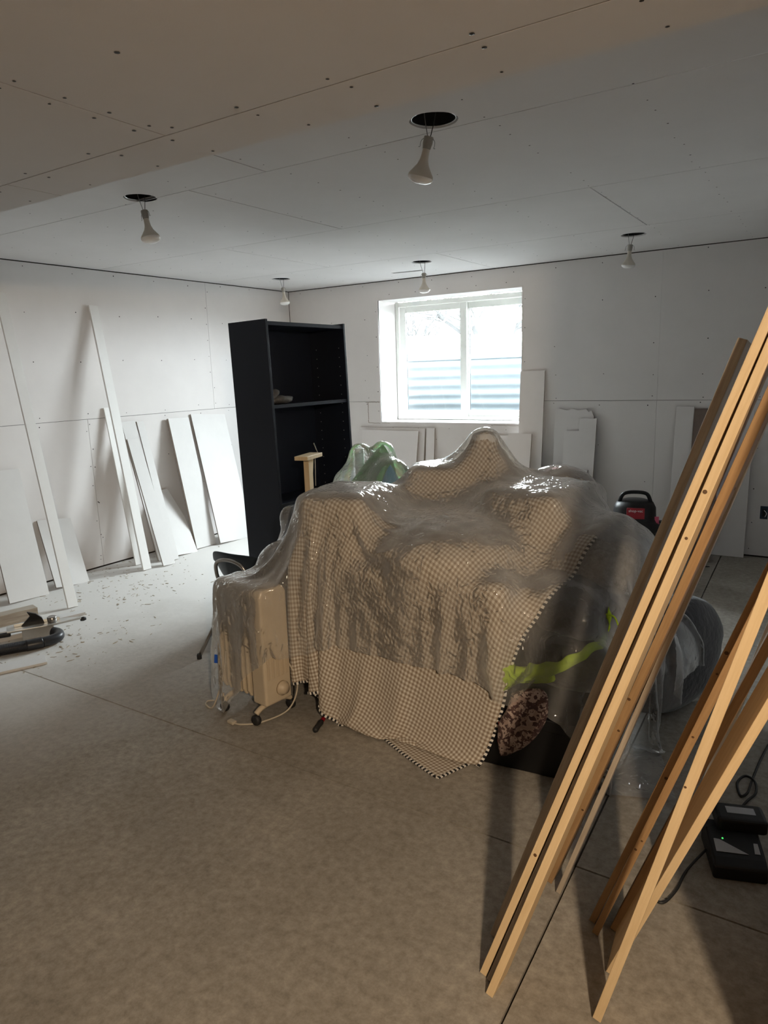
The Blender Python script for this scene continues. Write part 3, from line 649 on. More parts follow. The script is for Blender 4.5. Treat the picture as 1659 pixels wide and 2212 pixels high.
for sx_ in (-1, 1):
    obj('leg', tube([(sx_*0.13,0.03,0.32),(sx_*0.15,-0.22,0.015)], 0.011, 8), 'chrome', ch, True); obj('leg', tube([(sx_*0.15,0.30,0.32),(sx_*0.17,0.36,0.015)], 0.011, 8), 'chrome', ch, True)
    obj('foot_cap', lathe([(0,0),(0.014,0),(0.014,0.02),(0.011,0.03),(0,0.03)], 10, T(sx_*0.15,-0.222,0)), 'rubber', ch)
    obj('foot_cap', lathe([(0,0),(0.014,0),(0.014,0.02),(0.011,0.03),(0,0.03)], 10, T(sx_*0.17,0.362,0)), 'rubber', ch)
    obj('rail', tube([(sx_*0.13,0.02,0.318),(sx_*0.15,0.32,0.318)], 0.01, 8), 'chrome', ch, True)

# ------------------------------------------------------------------ oil heater (long axis along local x, control end at +x)
HT = thing('oil_heater', 'cream oil-filled radiator heater on black castors, half under the plastic', 'heater', (2.965, -3.935, 0.0), -0.13)
for k in range(6):
    x = -0.165+0.037*k
    bm = B(); prof = [(-0.06,0.10),(0.06,0.10),(0.074,0.13),(0.074,0.56),(0.056,0.595),(-0.056,0.595),(-0.074,0.56),(-0.074,0.13)]
    prism(prof, 0.019, frame((0,1,0),(0,0,1),(1,0,0),(x,0,0)), bm)
    f_ = obj('fin', bm, 'heater', HT, bevel=0.007)
    prism([(-0.03,0.14),(0.03,0.14),(0.03,0.56),(-0.03,0.56)], 0.016, frame((0,1,0),(0,0,1),(1,0,0),(x+0.019,0,0)), (bm2 := B())); obj('oil_channel', bm2, 'heater', f_, bevel=0.004)
prof = [(-0.078,0.085),(0.078,0.085),(0.078,0.60),(0.062,0.63),(-0.062,0.63),(-0.078,0.60)]
cp = obj('control_panel', prism(prof, 0.095, frame((0,1,0),(0,0,1),(1,0,0),(0.065,0,0))), 'heater', HT, bevel=0.012, seg=3)
for y in (-0.055,-0.028,0.0,0.028,0.055): obj('panel_rib', bx(0.16, 0.1645, y-0.006, y+0.006, 0.21, 0.31), 'heater_dark', cp, bevel=0.002)
obj('thermostat_dial', lathe([(0,0.0),(0.034,0.0),(0.034,0.012),(0.026,0.016),(0.024,0.028),(0,0.030)], 24, T(0.16, 0.018, 0.15)@RY(math.pi/2)), 'heater_dark', cp, True)
for x in (-0.115, 0.115):
    fo = obj('foot_bar', tube(curve_pts([(x,-0.105,0.055),(x,-0.07,0.072),(x,0,0.080),(x,0.07,0.072),(x,0.105,0.055)], 4), 0.013, 8), 'heater', HT, True)
    for y in (-0.105, 0.105): obj('castor', lathe([(0,-0.013),(0.020,-0.013),(0.0245,-0.006),(0.0245,0.006),(0.020,0.013),(0,0.013)], 16, T(x, y, 0.025)@RX(math.pi/2)), 'rubber', fo, True)
obj('power_cord', tube(curve_pts([(0.15,0.07,0.26),(0.175,0.10,0.14),(0.16,0.05,0.03),(0.12,-0.08,0.007),(0.06,-0.15,0.006),(0.02,-0.16,0.006)], 8), 0.0042, 6), 'cream_cord', HT, True)
obj('power_cord', tube(curve_pts([(-0.10,-0.085,0.30),(-0.12,-0.095,0.18),(-0.17,-0.13,0.02),(-0.23,-0.13,0.006),(-0.26,-0.10,0.006),(-0.21,-0.08,0.02),(-0.17,-0.07,0.06)], 8), 0.0042, 6), 'cream_cord', HT, True)
obj('plug', bx(-0.012, 0.03, -0.176, -0.150, 0.001, 0.016), 'cream_cord', HT, bevel=0.004)

# ------------------------------------------------------------------ pile beneath the covers (also the bodies the sheets drape over)
HEAT=('box', (2.965,-3.935,0.315), (0.165,0.082,0.315), -0.13, 0.02)
# drape solids: ('box', centre, half, rz, round) / ('ell', centre, radii) / ('cap', a, b, r)
PR = [('box', (3.64,-3.19,0.37), (0.53,0.65,0.372), 0, 0.03),
('box',(3.30,-3.60,.872),(.16,.19,.14),.15,.03),('box',(4.08,-3.16,.87),(.174,.22,.137),-.2,.03),('box',(3.52,-3.10,.90),(.144,.124,.17),.4,.03),
('cap', (3.70,-2.98,0.95), (3.70,-2.98,1.19), 0.065),('ell', (3.70,-2.98,1.03), (0.15,0.15,0.12)),('ell',(3.78,-3.5,.78),(.34,.34,.13)),
('box',(2.80,-2.62,.402),(.214,.244,.404),0,.02),
('ell', (2.84,-2.58,0.93), (0.075,0.08,0.20)),('ell', (2.76,-2.62,0.86), (0.22,0.20,0.15)),('ell', (2.99,-2.74,0.84), (0.14,0.14,0.2)),
('ell', (2.655,-2.57,0.92), (0.07,0.07,0.2)),('ell', (3.98,-2.64,0.88), (0.19,0.15,0.14)),
('box',(2.93,-3.36,.44),(.13,.16,.44),.1,.03),('ell',(2.90,-3.64,.60),(.1,.13,.13)),
('box',(4.19,-3.66,.12),(.239,.164,.122),.1,.02),('ell', (4.36,-3.40,0.44), (0.26,0.32,0.22)),('ell', (4.33,-3.50,0.63), (0.21,0.25,0.12)),('ell', (4.40,-3.31,0.77), (0.20,0.25,0.15)),('ell', (4.60,-3.0,0.24), (0.13,0.30,0.26))]
tb = thing('folding_table', 'dark table hidden under the checked cloth', 'table', (3.64, -3.19, 0))
obj('tabletop', bx(-0.515, 0.515, -0.635, 0.635, 0.705, 0.738), 'table', tb, bevel=0.004)
for sx_ in (-0.48, 0.27):
    for sy_ in (-0.45, 0.6): obj('leg', bx(sx_-0.02, sx_+0.02, sy_-0.02, sy_+0.02, 0, 0.705), 'table', tb, bevel=0.002)
def carton(name, lab, cat, cx_, cy_, z, hx_, hy_, hz_, rz, mat, flap=True):
    t = thing(name, lab, cat, (cx_, cy_, z), rz)
    bm = B(); box(bm, -hx_, hx_, -hy_, hy_, 0, 2*hz_); obj('body', bm, mat, t, bevel=0.006)
    if flap: obj('lid', bx(-hx_-0.005, hx_+0.005, -hy_-0.005, hy_+0.005, 2*hz_-0.05, 2*hz_+0.003), mat, t, bevel=0.006)
carton('storage_box', 'cardboard box on the table under the cloth at the left shoulder', 'box', 3.30, -3.60, 0.739, 0.14, 0.17, 0.126, 0.15, 'cardboard')
carton('storage_box', 'cardboard box on the table under the cloth at the right shoulder', 'box', 4.08, -3.16, 0.739, 0.15, 0.195, 0.124, -0.2, 'cardboard')
carton('storage_box', 'cardboard box on the table under the middle of the cloth', 'box', 3.52, -3.10, 0.739, 0.12, 0.10, 0.155, 0.4, 'cardboard')
tag(obj('seat_cushion', blob((0.28,0.26,0.055), I4, 0.03, 5, 2.0, 2.2, 3), 'charcoal', None, True, 0, (3.79,-3.49,0.80)), 'seat cushion on the table under the front of the cloth', 'cushion')
lp = thing('table_lamp', 'table lamp hidden under the plastic, forming its highest peak', 'lamp', (3.70, -2.98, 0.739))
obj('base', lathe([(0,0),(0.09,0),(0.09,0.015),(0.03,0.03),(0,0.03)], 20), 'table', lp, True); obj('pole', tube([(0,0,0.02),(0,0,0.50)], 0.012, 8), 'chrome', lp, True)
obj('shade', lathe([(0.125,0.30),(0.055,0.50),(0.050,0.50),(0.12,0.30)], 24), 'white', lp, True)
carton('moving_carton', 'tall cardboard carton hidden behind the heater under plastic', 'box', 2.80, -2.62, 0.002, 0.205, 0.235, 0.398, 0.0, 'cardboard')
def cone_bag(name, lab, base, tip, rad, mat, seed):
    bm = B(); n, hh = 28, 12; b = Vector(base); tp = Vector(tip); rings = []
    for j in range(hh+1):
        v = j/hh; ring = []
        for k in range(n):
            a = 2*math.pi*k/n; r = (1-v)**0.8*(1+0.12*math.sin(5*a+seed)*(1-v)+0.10*noise.noise(Vector((math.cos(a)*2, math.sin(a)*2, v*3+seed))))
            c = b.lerp(tp, v); ring.append(bm.verts.new(c+Vector((rad[0]*r*math.cos(a), rad[1]*r*math.sin(a), 0)) - b))
        rings.append(ring)
    for j in range(hh):
        for k in range(n): bm.faces.new((rings[j][k], rings[j][(k+1)%n], rings[j+1][(k+1)%n], rings[j+1][k]))
    bm.faces.new(rings[0]); bmesh.ops.remove_doubles(bm, verts=bm.verts, dist=0.0005)
    return tag(obj(name, bm, mat, None, True, 0, base), lab, 'bag')
cone_bag('green_bag', 'green bag peaking under the plastic beside the bookcase', (2.77,-2.61,0.806), (2.84,-2.58,1.12), (0.19,0.17), 'green_bag', 0.3)
cone_bag('blue_bag', 'blue bag under the plastic in front of the green bag', (2.99,-2.74,0.744), (2.99,-2.74,1.02), (0.115,0.12), 'blue_bag', 2.3)
tag(obj('paper_roll', lathe([(0,0),(0.03,0),(0.03,0.28),(0,0.28)], 16), 'white', None, True, 0, (2.655,-2.57,0.806)), 'white paper roll under the plastic at the pile rear left', 'roll')
tag(obj('shopping_bag', blob((0.16,0.12,0.105), I4, 0.2, 7, 3.0), 'white_bag', None, True, 0, (3.98,-2.66,0.86)), 'white and red plastic bag at the rear right of the pile', 'bag')
carton('speaker_cabinet', 'dark cabinet under the plastic behind the heater', 'cabinet', 2.93, -3.36, 0.002, 0.12, 0.15, 0.434, 0.1, 'black_wood', False)
bp_ = thing('backpack', 'dark backpack standing behind the heater under the plastic', 'backpack', (2.90,-3.64,0.0))
obj('pack', blob((0.085,0.11,0.345), T(0,0,0.355), 0.06, 7, 4.0, 2.6), 'charcoal', bp_, True); obj('pocket', blob((0.05,0.085,0.13), T(0.05,-0.03,0.22), 0.05, 7, 6.0, 2.6, 3), 'charcoal', bp_, True)
# right hand heap
carton('storage_tote', 'black storage tote on the floor at the front right of the pile', 'tote', 4.19, -3.66, 0.002, 0.235, 0.16, 0.118, 0.10, 'black_plastic')
tag(obj('duffel_bag', blob((0.225,0.28,0.19), I4, 0.12, 6, 2.0, 2.6), 'black_fabric', None, True, 0, (4.36,-3.40,0.44)), 'black duffel bag under the plastic above the tote', 'bag')
tag(obj('winter_jacket', blob((0.18,0.22,0.10), RZ(0.3)@RX(0.2), 0.18, 9, 5.0), 'charcoal', None, True, 0, (4.33,-3.52,0.63)), 'charcoal jacket heaped on the duffel bag under the plastic', 'jacket')
tag(obj('fleece_blanket', blob((0.175,0.22,0.135), RZ(0.2), 0.15, 9, 8.0, 2.6), 'fleece', None, True, 0, (4.40,-3.31,0.765)), 'fuzzy grey fleece blanket under the plastic at the right shoulder', 'blanket')
cu = thing('floor_cushion', 'large black cushion standing at the right end of the pile', 'cushion', (4.62,-2.98,0.0))
obj('cover', blob((0.13,0.33,0.25), T(0,0,0.26)@RZ(-0.35), 0.06, 5, 1.0, 2.6), 'black_fabric', cu, True); obj('piping', tube([(0.118*math.sin(0)+0.0, 0.335*math.cos(a), 0.26+0.255*math.sin(a)) for a in np.linspace(0, 2*math.pi, 40)[:-1]], 0.006, 6, m=RZ(-0.35), closed=True), 'charcoal', cu, True)
def puff(poly, y, depth, seed=0.0, nz=0.012):
    """soft padded shape from an outline in the x,z plane: two bulging faces meeting at the outline"""
    ps = curve_pts([(p[0], 0, p[1]) for p in poly]+[(poly[0][0], 0, poly[0][1])], 4)[:-1]; n = len(ps); c = sum(ps, Vector())/n; bm = B(); rings = []
    for s_, d in ((1.0, 0.0), (0.93, 0.45), (0.78, 0.75), (0.55, 0.92), (0.28, 1.0)):
        for sg in ((1,) if s_ == 1.0 else (1, -1)):
            rings.append((s_, sg, [bm.verts.new(c+(p-c)*s_+Vector((0, y-sg*depth*d+nz*noise.noise(Vector((p.x*22, s_*3+seed, p.z*22)))*(1-s_+0.3)*2, 0))) for p in ps]))
    f = [rings[0][2]]+[r[2] for r in rings[1:] if r[1] == 1]; k = [rings[0][2]]+[r[2] for r in rings[1:] if r[1] == -1]
    for L_ in (f, k):
        for a_, b_ in zip(L_, L_[1:]):
            for i in range(n): bm.faces.new((a_[i], a_[(i+1) % n], b_[(i+1) % n], b_[i]))
        bm.faces.new(L_[-1])
    return bm
nv = thing('hi_vis_vest', 'neon yellow hi-vis vest bunched between the cloth and the black bag', 'vest', (0,0,0))
o = obj('vest_body', puff([(4.11,0.27),(4.10,0.36),(4.13,0.45),(4.20,0.43),(4.28,0.44),(4.345,0.44),(4.36,0.40),(4.28,0.385),(4.22,0.36),(4.17,0.32)], -3.80, 0.030, 1.0, 0.02), 'neon', nv, True)
bm = B(); ps = curve_pts([(4.26,-3.83,0.43),(4.31,-3.835,0.445),(4.37,-3.815,0.46),(4.43,-3.785,0.495),(4.48,-3.74,0.53),(4.515,-3.70,0.56),(4.525,-3.68,0.61),(4.515,-3.67,0.66)], 6); prev = None
for i, p_ in enumerate(ps):
    hw = 0.032*(1-0.35*i/len(ps))+0.004*math.sin(i*0.9)
    a = [bm.verts.new(p_+Vector((0.006*math.sin(i*0.7),-0.006*math.sin(i*0.5),-hw))), bm.verts.new(p_+Vector((0,-0.012,0))), bm.verts.new(p_+Vector((0.004*math.cos(i),0.006,hw)))]
    if prev:
        for k in range(2): bm.faces.new((prev[k], a[k], a[k+1], prev[k+1]))
    prev = a
o = obj('vest_strap', bm, 'neon', nv, True); s = o.modifiers.new('solid', 'SOLIDIFY'); s.thickness = 0.006; subsurf(o)
obj('drawcord', tube(curve_pts([(4.51,-3.68,0.65),(4.54,-3.68,0.645),(4.555,-3.675,0.61),(4.565,-3.67,0.57)], 6), 0.003, 6), 'neon', nv, True)
cpth = thing('patterned_cap', 'brown patterned cloth cap hanging over the black tote', 'cap', (0,0,0))
o = obj('crown', puff([(4.22,0.35),(4.29,0.385),(4.355,0.38),(4.36,0.29),(4.32,0.20),(4.26,0.13),(4.18,0.08),(4.165,0.14),(4.17,0.22),(4.20,0.28)], -3.872, 0.028, 3.0, 0.012), 'camo', cpth, True)
obj('red_piping', tube([(x_, -3.874, z_) for x_, z_ in ((4.17,0.22),(4.166,0.14),(4.18,0.082))], 0.003, 6), 'red', cpth, True)
tag(obj('canvas_pouch', puff([(4.06,0.28),(4.15,0.33),(4.23,0.33),(4.23,0.28),(4.17,0.20),(4.06,0.12),(4.03,0.11),(4.035,0.20)], -3.80, 0.018, 5.0, 0.01), 'grey_fabric', None, True), 'dark grey canvas pouch tucked beside the cloth corner', 'pouch')
carton('blocking_bin', 'black bin added under the table to block the bright gap behind the tote', 'bin', 3.86, -3.12, 0.002, 0.26, 0.30, 0.33, 0.05, 'black_plastic')  # added filler, hides the window-lit floor beyond the pile
# under the table, front left
mb = thing('maroon_case', 'dark maroon case on the floor under the hanging cloth', 'case', (3.52,-3.72,0.002))
obj('body', bx(-0.14, 0.14, -0.10, 0.12, 0, 0.30), 'maroon', mb, bevel=0.006); obj('handle', tube(curve_pts([(-0.05,0,0.30),(-0.04,0,0.325),(0.04,0,0.325),(0.05,0,0.30)], 5), 0.006, 6), 'rubber', mb)
sb_ = thing('black_satchel', 'black satchel on the floor under the table behind the cloth', 'bag', (3.33,-3.35,0.002))
obj('body', bx(-0.12, 0.12, -0.2, 0.2, 0, 0.34), 'black_fabric', sb_, bevel=0.03, seg=4); obj('flap', bx(-0.122, 0.122, -0.212, -0.2, 0.14, 0.33), 'black_fabric', sb_, bevel=0.004)
sd = thing('screwdriver', 'black-handled screwdriver with red collar on the floor before the maroon case', 'screwdriver', (3.345,-3.985,0.014), math.atan2(0.16,-0.01)-math.pi/2+0.25)
obj('grip', lathe([(0,0),(0.009,0.0),(0.013,0.01),(0.011,0.05),(0.0135,0.075),(0.009,0.09),(0,0.09)], 14, RX(-math.pi/2)), 'rubber', sd, True)
obj('collar', lathe([(0.009,0.09),(0.010,0.10),(0.009,0.14),(0,0.14)], 14, RX(-math.pi/2)), 'red', sd, True); obj('shaft', tube([(0,0.14,0),(0,0.23,0)], 0.003, 8), 'chrome', sd)

# ------------------------------------------------------------------ sheet draping (position based dynamics)
G0 = np.array([2.1,-4.5,-0.04]); GS = 0.02; GN = (150, 136, 72)
def grid_sdf():
    ax = [G0[k]+GS*np.arange(GN[k]) for k in range(3)]
    X, Y, Z = np.meshgrid(*ax, indexing='ij'); d = np.full(GN, 9.0)
    for p in PR:
        if p[0] == 'box':
            c, h, rz, r = p[1:]; cs, sn = math.cos(rz), math.sin(rz); x, y, z = X-c[0], Y-c[1], Z-c[2]
            qx = np.abs(cs*x+sn*y)-h[0]+r; qy = np.abs(-sn*x+cs*y)-h[1]+r; qz = np.abs(z)-h[2]+r
            e_ = np.sqrt(np.maximum(qx,0)**2+np.maximum(qy,0)**2+np.maximum(qz,0)**2)+np.minimum(np.maximum(qx,np.maximum(qy,qz)),0)-r
        elif p[0] == 'ell':
            c, r = p[1:]; k = np.sqrt(((X-c[0])/r[0])**2+((Y-c[1])/r[1])**2+((Z-c[2])/r[2])**2); e_ = (k-1)*min(r)
        else:
            a, b, r = np.array(p[1]), np.array(p[2]), p[3]; ab = b-a
            t = np.clip(((X-a[0])*ab[0]+(Y-a[1])*ab[1]+(Z-a[2])*ab[2])/(ab@ab), 0, 1)
            e_ = np.sqrt((X-a[0]-t*ab[0])**2+(Y-a[1]-t*ab[1])**2+(Z-a[2]-t*ab[2])**2)-r
        d = np.minimum(d, e_)
    return d
def sample(Fd, Pp):
    q_ = (Pp-G0)/GS; q_ = np.clip(q_, 0, np.array(GN)-1.001); i = q_.astype(int); f = q_-i
    out = 0
    for a in (0,1):
        for b in (0,1):
            for c in (0,1):
                wgt = (f[:,0] if a else 1-f[:,0])*(f[:,1] if b else 1-f[:,1])*(f[:,2] if c else 1-f[:,2])
                v = Fd[i[:,0]+a, i[:,1]+b, i[:,2]+c]; out = out+(wgt if v.ndim == 1 else wgt[:,None])*v
    return out
def drape(X, sp, sdf, thick, phases, bend=0.05, fr=0.55):
    """X: (n,m,3) grid of particles"""
    grad = np.stack(np.gradient(sdf, GS), -1)
    def cons(X, sl_a, sl_b, rest, k):
        a = X[sl_a]; b = X[sl_b]; d = b-a; ln = np.sqrt((d*d).sum(-1, keepdims=True))+1e-9
        cr = d*(0.5*k*(ln-rest)/ln); X[sl_a] += cr; X[sl_b] -= cr
    for ph, (steps, iters, up) in enumerate(phases):
        if up:
            n_, m_ = X.shape[:2]; Y = np.zeros((2*n_-1, 2*m_-1, 3)); Y[::2, ::2] = X; Y[1::2, ::2] = (X[1:]+X[:-1])/2; Y[:, 1::2] = (Y[:, 2::2]+Y[:, :-1:2])/2
            X = Y; sp = sp/2
        V = np.zeros_like(X); dt = 1/50
        S_ = slice
        for st in range(steps):
            P0 = X.copy(); V[..., 2] -= 9.8*dt; V *= 0.985; X = X+np.clip(V*dt, -0.03, 0.03)
            for it in range(iters):
                for par in (0, 1):
                    n_, m_ = X.shape[:2]
                    e1 = n_-1-((n_-1-par) % 2); e2 = m_-1-((m_-1-par) % 2)
                    ia, ib = S_(par, n_-1, 2), S_(par+1, n_, 2); ja, jb = S_(par, m_-1, 2), S_(par+1, m_, 2)
                    cons(X, (ia,), (ib,), sp, 1.0); cons(X, (S_(None), ja), (S_(None), jb), sp, 1.0)
                    cons(X, (ia, S_(0, m_-1)), (ib, S_(1, m_)), sp*1.41421, 0.35); cons(X, (ia, S_(1, m_)), (ib, S_(0, m_-1)), sp*1.41421, 0.35)
                if it % 3 == 0 and bend:
                    n_, m_ = X.shape[:2]
                    for o_ in range(4):
                        if o_ < 2:
                            a = np.arange(n_-2); a = a[(a % 4)//2 == o_]; 
                            d = X[a+2]-X[a]; ln = np.sqrt((d*d).sum(-1, keepdims=True))+1e-9; c_ = d*(0.5*bend*(ln-2*sp)/ln); X[a] += c_; X[a+2] -= c_
                        else:
                            a = np.arange(m_-2); a = a[(a % 4)//2 == o_-2]
                            d = X[:, a+2]-X[:, a]; ln = np.sqrt((d*d).sum(-1, keepdims=True))+1e-9; c_ = d*(0.5*bend*(ln-2*sp)/ln); X[:, a] += c_; X[:, a+2] -= c_
                if it % 2 == 0 or it == iters-1:
                    Q = X.reshape(-1, 3); d = sample(sdf, Q); hit = d < thick
                    if hit.any():
                        gq = sample(grad, Q[hit]); gq /= np.linalg.norm(gq, axis=1, keepdims=True)+1e-9
                        Q[hit] += gq*(thick-d[hit])[:, None]
                        pp = P0.reshape(-1, 3)[hit]; mv = Q[hit]-pp; nrm = (mv*gq).sum(1, keepdims=True)*gq
                        Q[hit] = pp+nrm+(mv-nrm)*(1-fr)
                    lowf = Q[:, 2] < 0.006
                    if lowf.any():
                        pp = P0.reshape(-1, 3)[lowf]; Q[lowf, 2] = 0.006; Q[lowf, :2] = pp[:, :2]+(Q[lowf, :2]-pp[:, :2])*0.5
                    X = Q.reshape(X.shape)
            V = (X-P0)/dt
    return X, sp
def grid_mesh(name, X, sp):
    n_, m_ = X.shape[:2]; idx = np.arange(n_*m_).reshape(n_, m_)
    F = np.stack([idx[:-1,:-1], idx[1:,:-1], idx[1:,1:], idx[:-1,1:]], -1).reshape(-1, 4)
    me = bpy.data.meshes.new(name); me.from_pydata(X.reshape(-1,3).tolist(), [], F.tolist())
    uvl = me.uv_layers.new(name='UVMap'); uu, vv = np.meshgrid(np.arange(n_)*sp, np.arange(m_)*sp, indexing='ij'); UV = np.stack([uu, vv], -1).reshape(-1, 2)
    li = np.zeros(len(me.loops), dtype=int); me.loops.foreach_get('vertex_index', li); uvl.data.foreach_set('uv', UV[li].ravel())
    me.shade_smooth(); return me
SDF = grid_sdf()
# checked cloth: corner hangs to the floor in front
ANG = math.radians(15); e1 = np.array([math.sin(ANG), math.cos(ANG)]); e2 = np.array([-math.cos(ANG), math.sin(ANG)])
C0 = np.array([4.10, -4.75]); sp0 = 0.04; n1, n2 = 53, 34
uu, vv = np.meshgrid(np.arange(n1)*sp0, np.arange(n2)*sp0, indexing='ij')
X = np.zeros((n1, n2, 3)); X[..., 0] = C0[0]+uu*e1[0]+vv*e2[0]; X[..., 1] = C0[1]+uu*e1[1]+vv*e2[1]; X[..., 2] = 1.30
X[..., 2] += 0.004*np.random.randn(n1, n2)
Xc, spc = drape(X, sp0, SDF, 0.008, [(110, 14, False), (40, 12, True)], bend=0.03, fr=0.92)
cl = obj('checked_tablecloth', grid_mesh('checked_tablecloth', Xc, spc), 'gingham'); subsurf(cl)
tag(cl, 'tan and white gingham tablecloth with black stitched hem draped over the pile', 'tablecloth')
def border(X):
    return np.concatenate([X[:-1,0], X[-1,:-1], X[:0:-1,-1], X[0,:0:-1]]), np.concatenate([X[:-1,1], X[-2,:-1], X[:0:-1,-2], X[1,:0:-1]])
bo, bi = border(Xc); bmk, bmw = B(), B(); n = len(bo); sub_ = 2
for i in range(n):
    for s_ in range(sub_):
        t0, t1 = s_/sub_, (s_+1)/sub_; a, b = Vector(bo[i]).lerp(Vector(bo[(i+1)%n]), t0), Vector(bo[i]).lerp(Vector(bo[(i+1)%n]), t1)
        ia, ib = Vector(bi[i]).lerp(Vector(bi[(i+1)%n]), t0), Vector(bi[i]).lerp(Vector(bi[(i+1)%n]), t1)
        oa = (a-ia).normalized()*0.009; ob = (b-ib).normalized()*0.009
        bm = bmk if s_ == 0 else bmw
        bm.faces.new([bm.verts.new(v) for v in (a-oa*0.3, b-ob*0.3, b+ob, a+oa)])
for bm, k in ((bmk, 'stitch_black'), (bmw, 'stitch_white')):
    o = obj('hem_stitching', bm, k, cl); s = o.modifiers.new('solid', 'SOLIDIFY'); s.thickness = 0.004; s.offset = 0
PR += [HEAT, ('ell', (4.22,-3.80,0.40), (0.17,0.05,0.08)), ('ell', (4.40,-3.78,0.50), (0.14,0.05,0.08))]; SDF = grid_sdf()
# plastic film over everything: add the cloth to the drape field
SD2 = SDF.copy(); pv = Xc.reshape(-1, 3); ci = np.round((pv-G0)/GS).astype(int)
for ox in range(-3, 4):
    for oy in range(-3, 4):
        for oz in range(-3, 4):
            c_ = ci+np.array([ox,oy,oz]); ok = np.all((c_ >= 0) & (c_ < np.array(GN)), axis=1); c_ = c_[ok]
            dd = np.linalg.norm(G0+c_*GS-pv[ok], axis=1)-0.008
            np.minimum.at(SD2, (c_[:,0], c_[:,1], c_[:,2]), dd)
sp1 = 0.04; fx0, fx1, fy0, fy1 = 2.44, 5.36, -4.40, -1.95
n1, n2 = int((fx1-fx0)/sp1)+1, int((fy1-fy0)/sp1)+1
uu, vv = np.meshgrid(np.arange(n1)*sp1, np.arange(n2)*sp1, indexing='ij')
X = np.zeros((n1, n2, 3)); X[..., 0] = fx0+0.01+uu*0.985; X[..., 1] = fy0+vv+0.14*(fx0+uu*0.975-3.3); X[..., 0] -= 0.14*vv; X[..., 2] = 1.31
X[..., 2] += 0.006*np.random.randn(n1, n2)
Xp, spp = drape(X, sp1, SD2, 0.016, [(110, 14, False), (40, 12, True)], bend=0.08, fr=0.92)
for i in range(Xp.shape[0]):
    for j in range(Xp.shape[1]):
        v = Vector(Xp[i, j]); Xp[i, j] += 0.006*np.array(noise.noise_vector(v*16))*(1 if Xp[i, j, 2] > 0.03 else 0.2)+0.0022*np.array(noise.noise_vector(v*33))*(1 if Xp[i, j, 2] > 0.03 else 0.1)
Xp[..., 2] = np.maximum(Xp[..., 2], 0.004)
pf = obj('plastic_sheet', grid_mesh('plastic_sheet', Xp, spp), 'film'); subsurf(pf)
tag(pf, 'clear plastic dust sheet draped over the whole covered pile', 'plastic sheet')

# ------------------------------------------------------------------ shop vacuum by the back wall
sv = thing('shop_vacuum', 'black wet-dry vacuum with red label standing by the back wall', 'vacuum', (3.94,-0.84,0.0), 0.28)
obj('tank', lathe([(0,0.06),(0.15,0.06),(0.165,0.10),(0.175,0.33),(0.185,0.335),(0.185,0.36),(0,0.36)], 28), 'black_plastic', sv, True)
hd = obj('motor_head', lathe([(0.19,0.36),(0.19,0.385),(0.165,0.40),(0.155,0.42),(0.15,0.50),(0.13,0.54),(0.08,0.56),(0,0.565)], 28), 'black_plastic', sv, True)
obj('handle', tube(curve_pts([(-0.11,-0.02,0.545),(-0.08,-0.03,0.605),(0.0,-0.03,0.618),(0.08,-0.03,0.605),(0.11,-0.02,0.54)], 5), 0.014, 8), 'black_plastic', hd, True)
obj('latch', bx(0.17, 0.205, -0.03, 0.03, 0.30, 0.40), 'black_plastic', sv, bevel=0.006); obj('latch', bx(-0.205, -0.17, -0.03, 0.03, 0.30, 0.40), 'black_plastic', sv, bevel=0.006)
lb = obj('red_label', bx(-0.062, 0.062, -0.162, -0.140, 0.44, 0.52), 'red', sv, bevel=0.003)
tcv = bpy.data.curves.new('label_lettering', 'FONT'); tcv.body = 'shop-vac'; tcv.size = 0.028; tcv.align_x = 'CENTER'; tcv.extrude = 0.0005
tob = bpy.data.objects.new('tmp_text', tcv); COL.objects.link(tob); bpy.context.view_layer.update()
tme = bpy.data.meshes.new_from_object(tob.evaluated_get(bpy.context.evaluated_depsgraph_get())); bpy.data.objects.remove(tob)
to = obj('label_lettering', tme, 'white', lb); to.location = (0, -0.1628, 0.492); to.rotation_euler = (math.pi/2, 0, 0)
for k in range(4):
    a = math.pi/4+k*math.pi/2
    obj('castor', lathe([(0,-0.012),(0.026,-0.012),(0.03,0),(0.026,0.012),(0,0.012)], 14, T(0.15*math.cos(a),0.15*math.sin(a),0.03)@RZ(a)@RX(math.pi/2)), 'rubber', sv, True)
    obj('castor_stem', tube([(0.13*math.cos(a),0.13*math.sin(a),0.045),(0.13*math.cos(a),0.13*math.sin(a),0.075)], 0.02, 8), 'black_plastic', sv)
pk = thing('pink_clip', 'small bright pink plastic clip resting on the vacuum lid', 'clip', (4.10,-0.86,0.388), 0.3)
obj('body', bx(-0.022, 0.022, -0.012, 0.012, 0.0, 0.012), 'pink', pk, bevel=0.003); obj('lever', bx(-0.02, 0.02, -0.005, 0.005, 0.012, 0.055), 'pink', pk, bevel=0.003)
# outlet box in the back wall at the right edge
ob_ = thing('outlet_box', 'open navy electrical box with loose wires set in the back wall', 'outlet box', (4.735, 0, 0.365))
obj('box_shell', bx(-0.027, 0.027, -0.004, 0.0, -0.052, 0.052), 'outlet', ob_, bevel=0.002); obj('device', bx(-0.012, 0.012, -0.010, -0.004, -0.03, 0.03), 'black_plastic', ob_, bevel=0.002)
obj('loose_wire', tube(curve_pts([(0.0,-0.008,0.02),(0.02,-0.03,0.0),(0.01,-0.025,-0.03)], 5), 0.0025, 6), 'white', ob_)
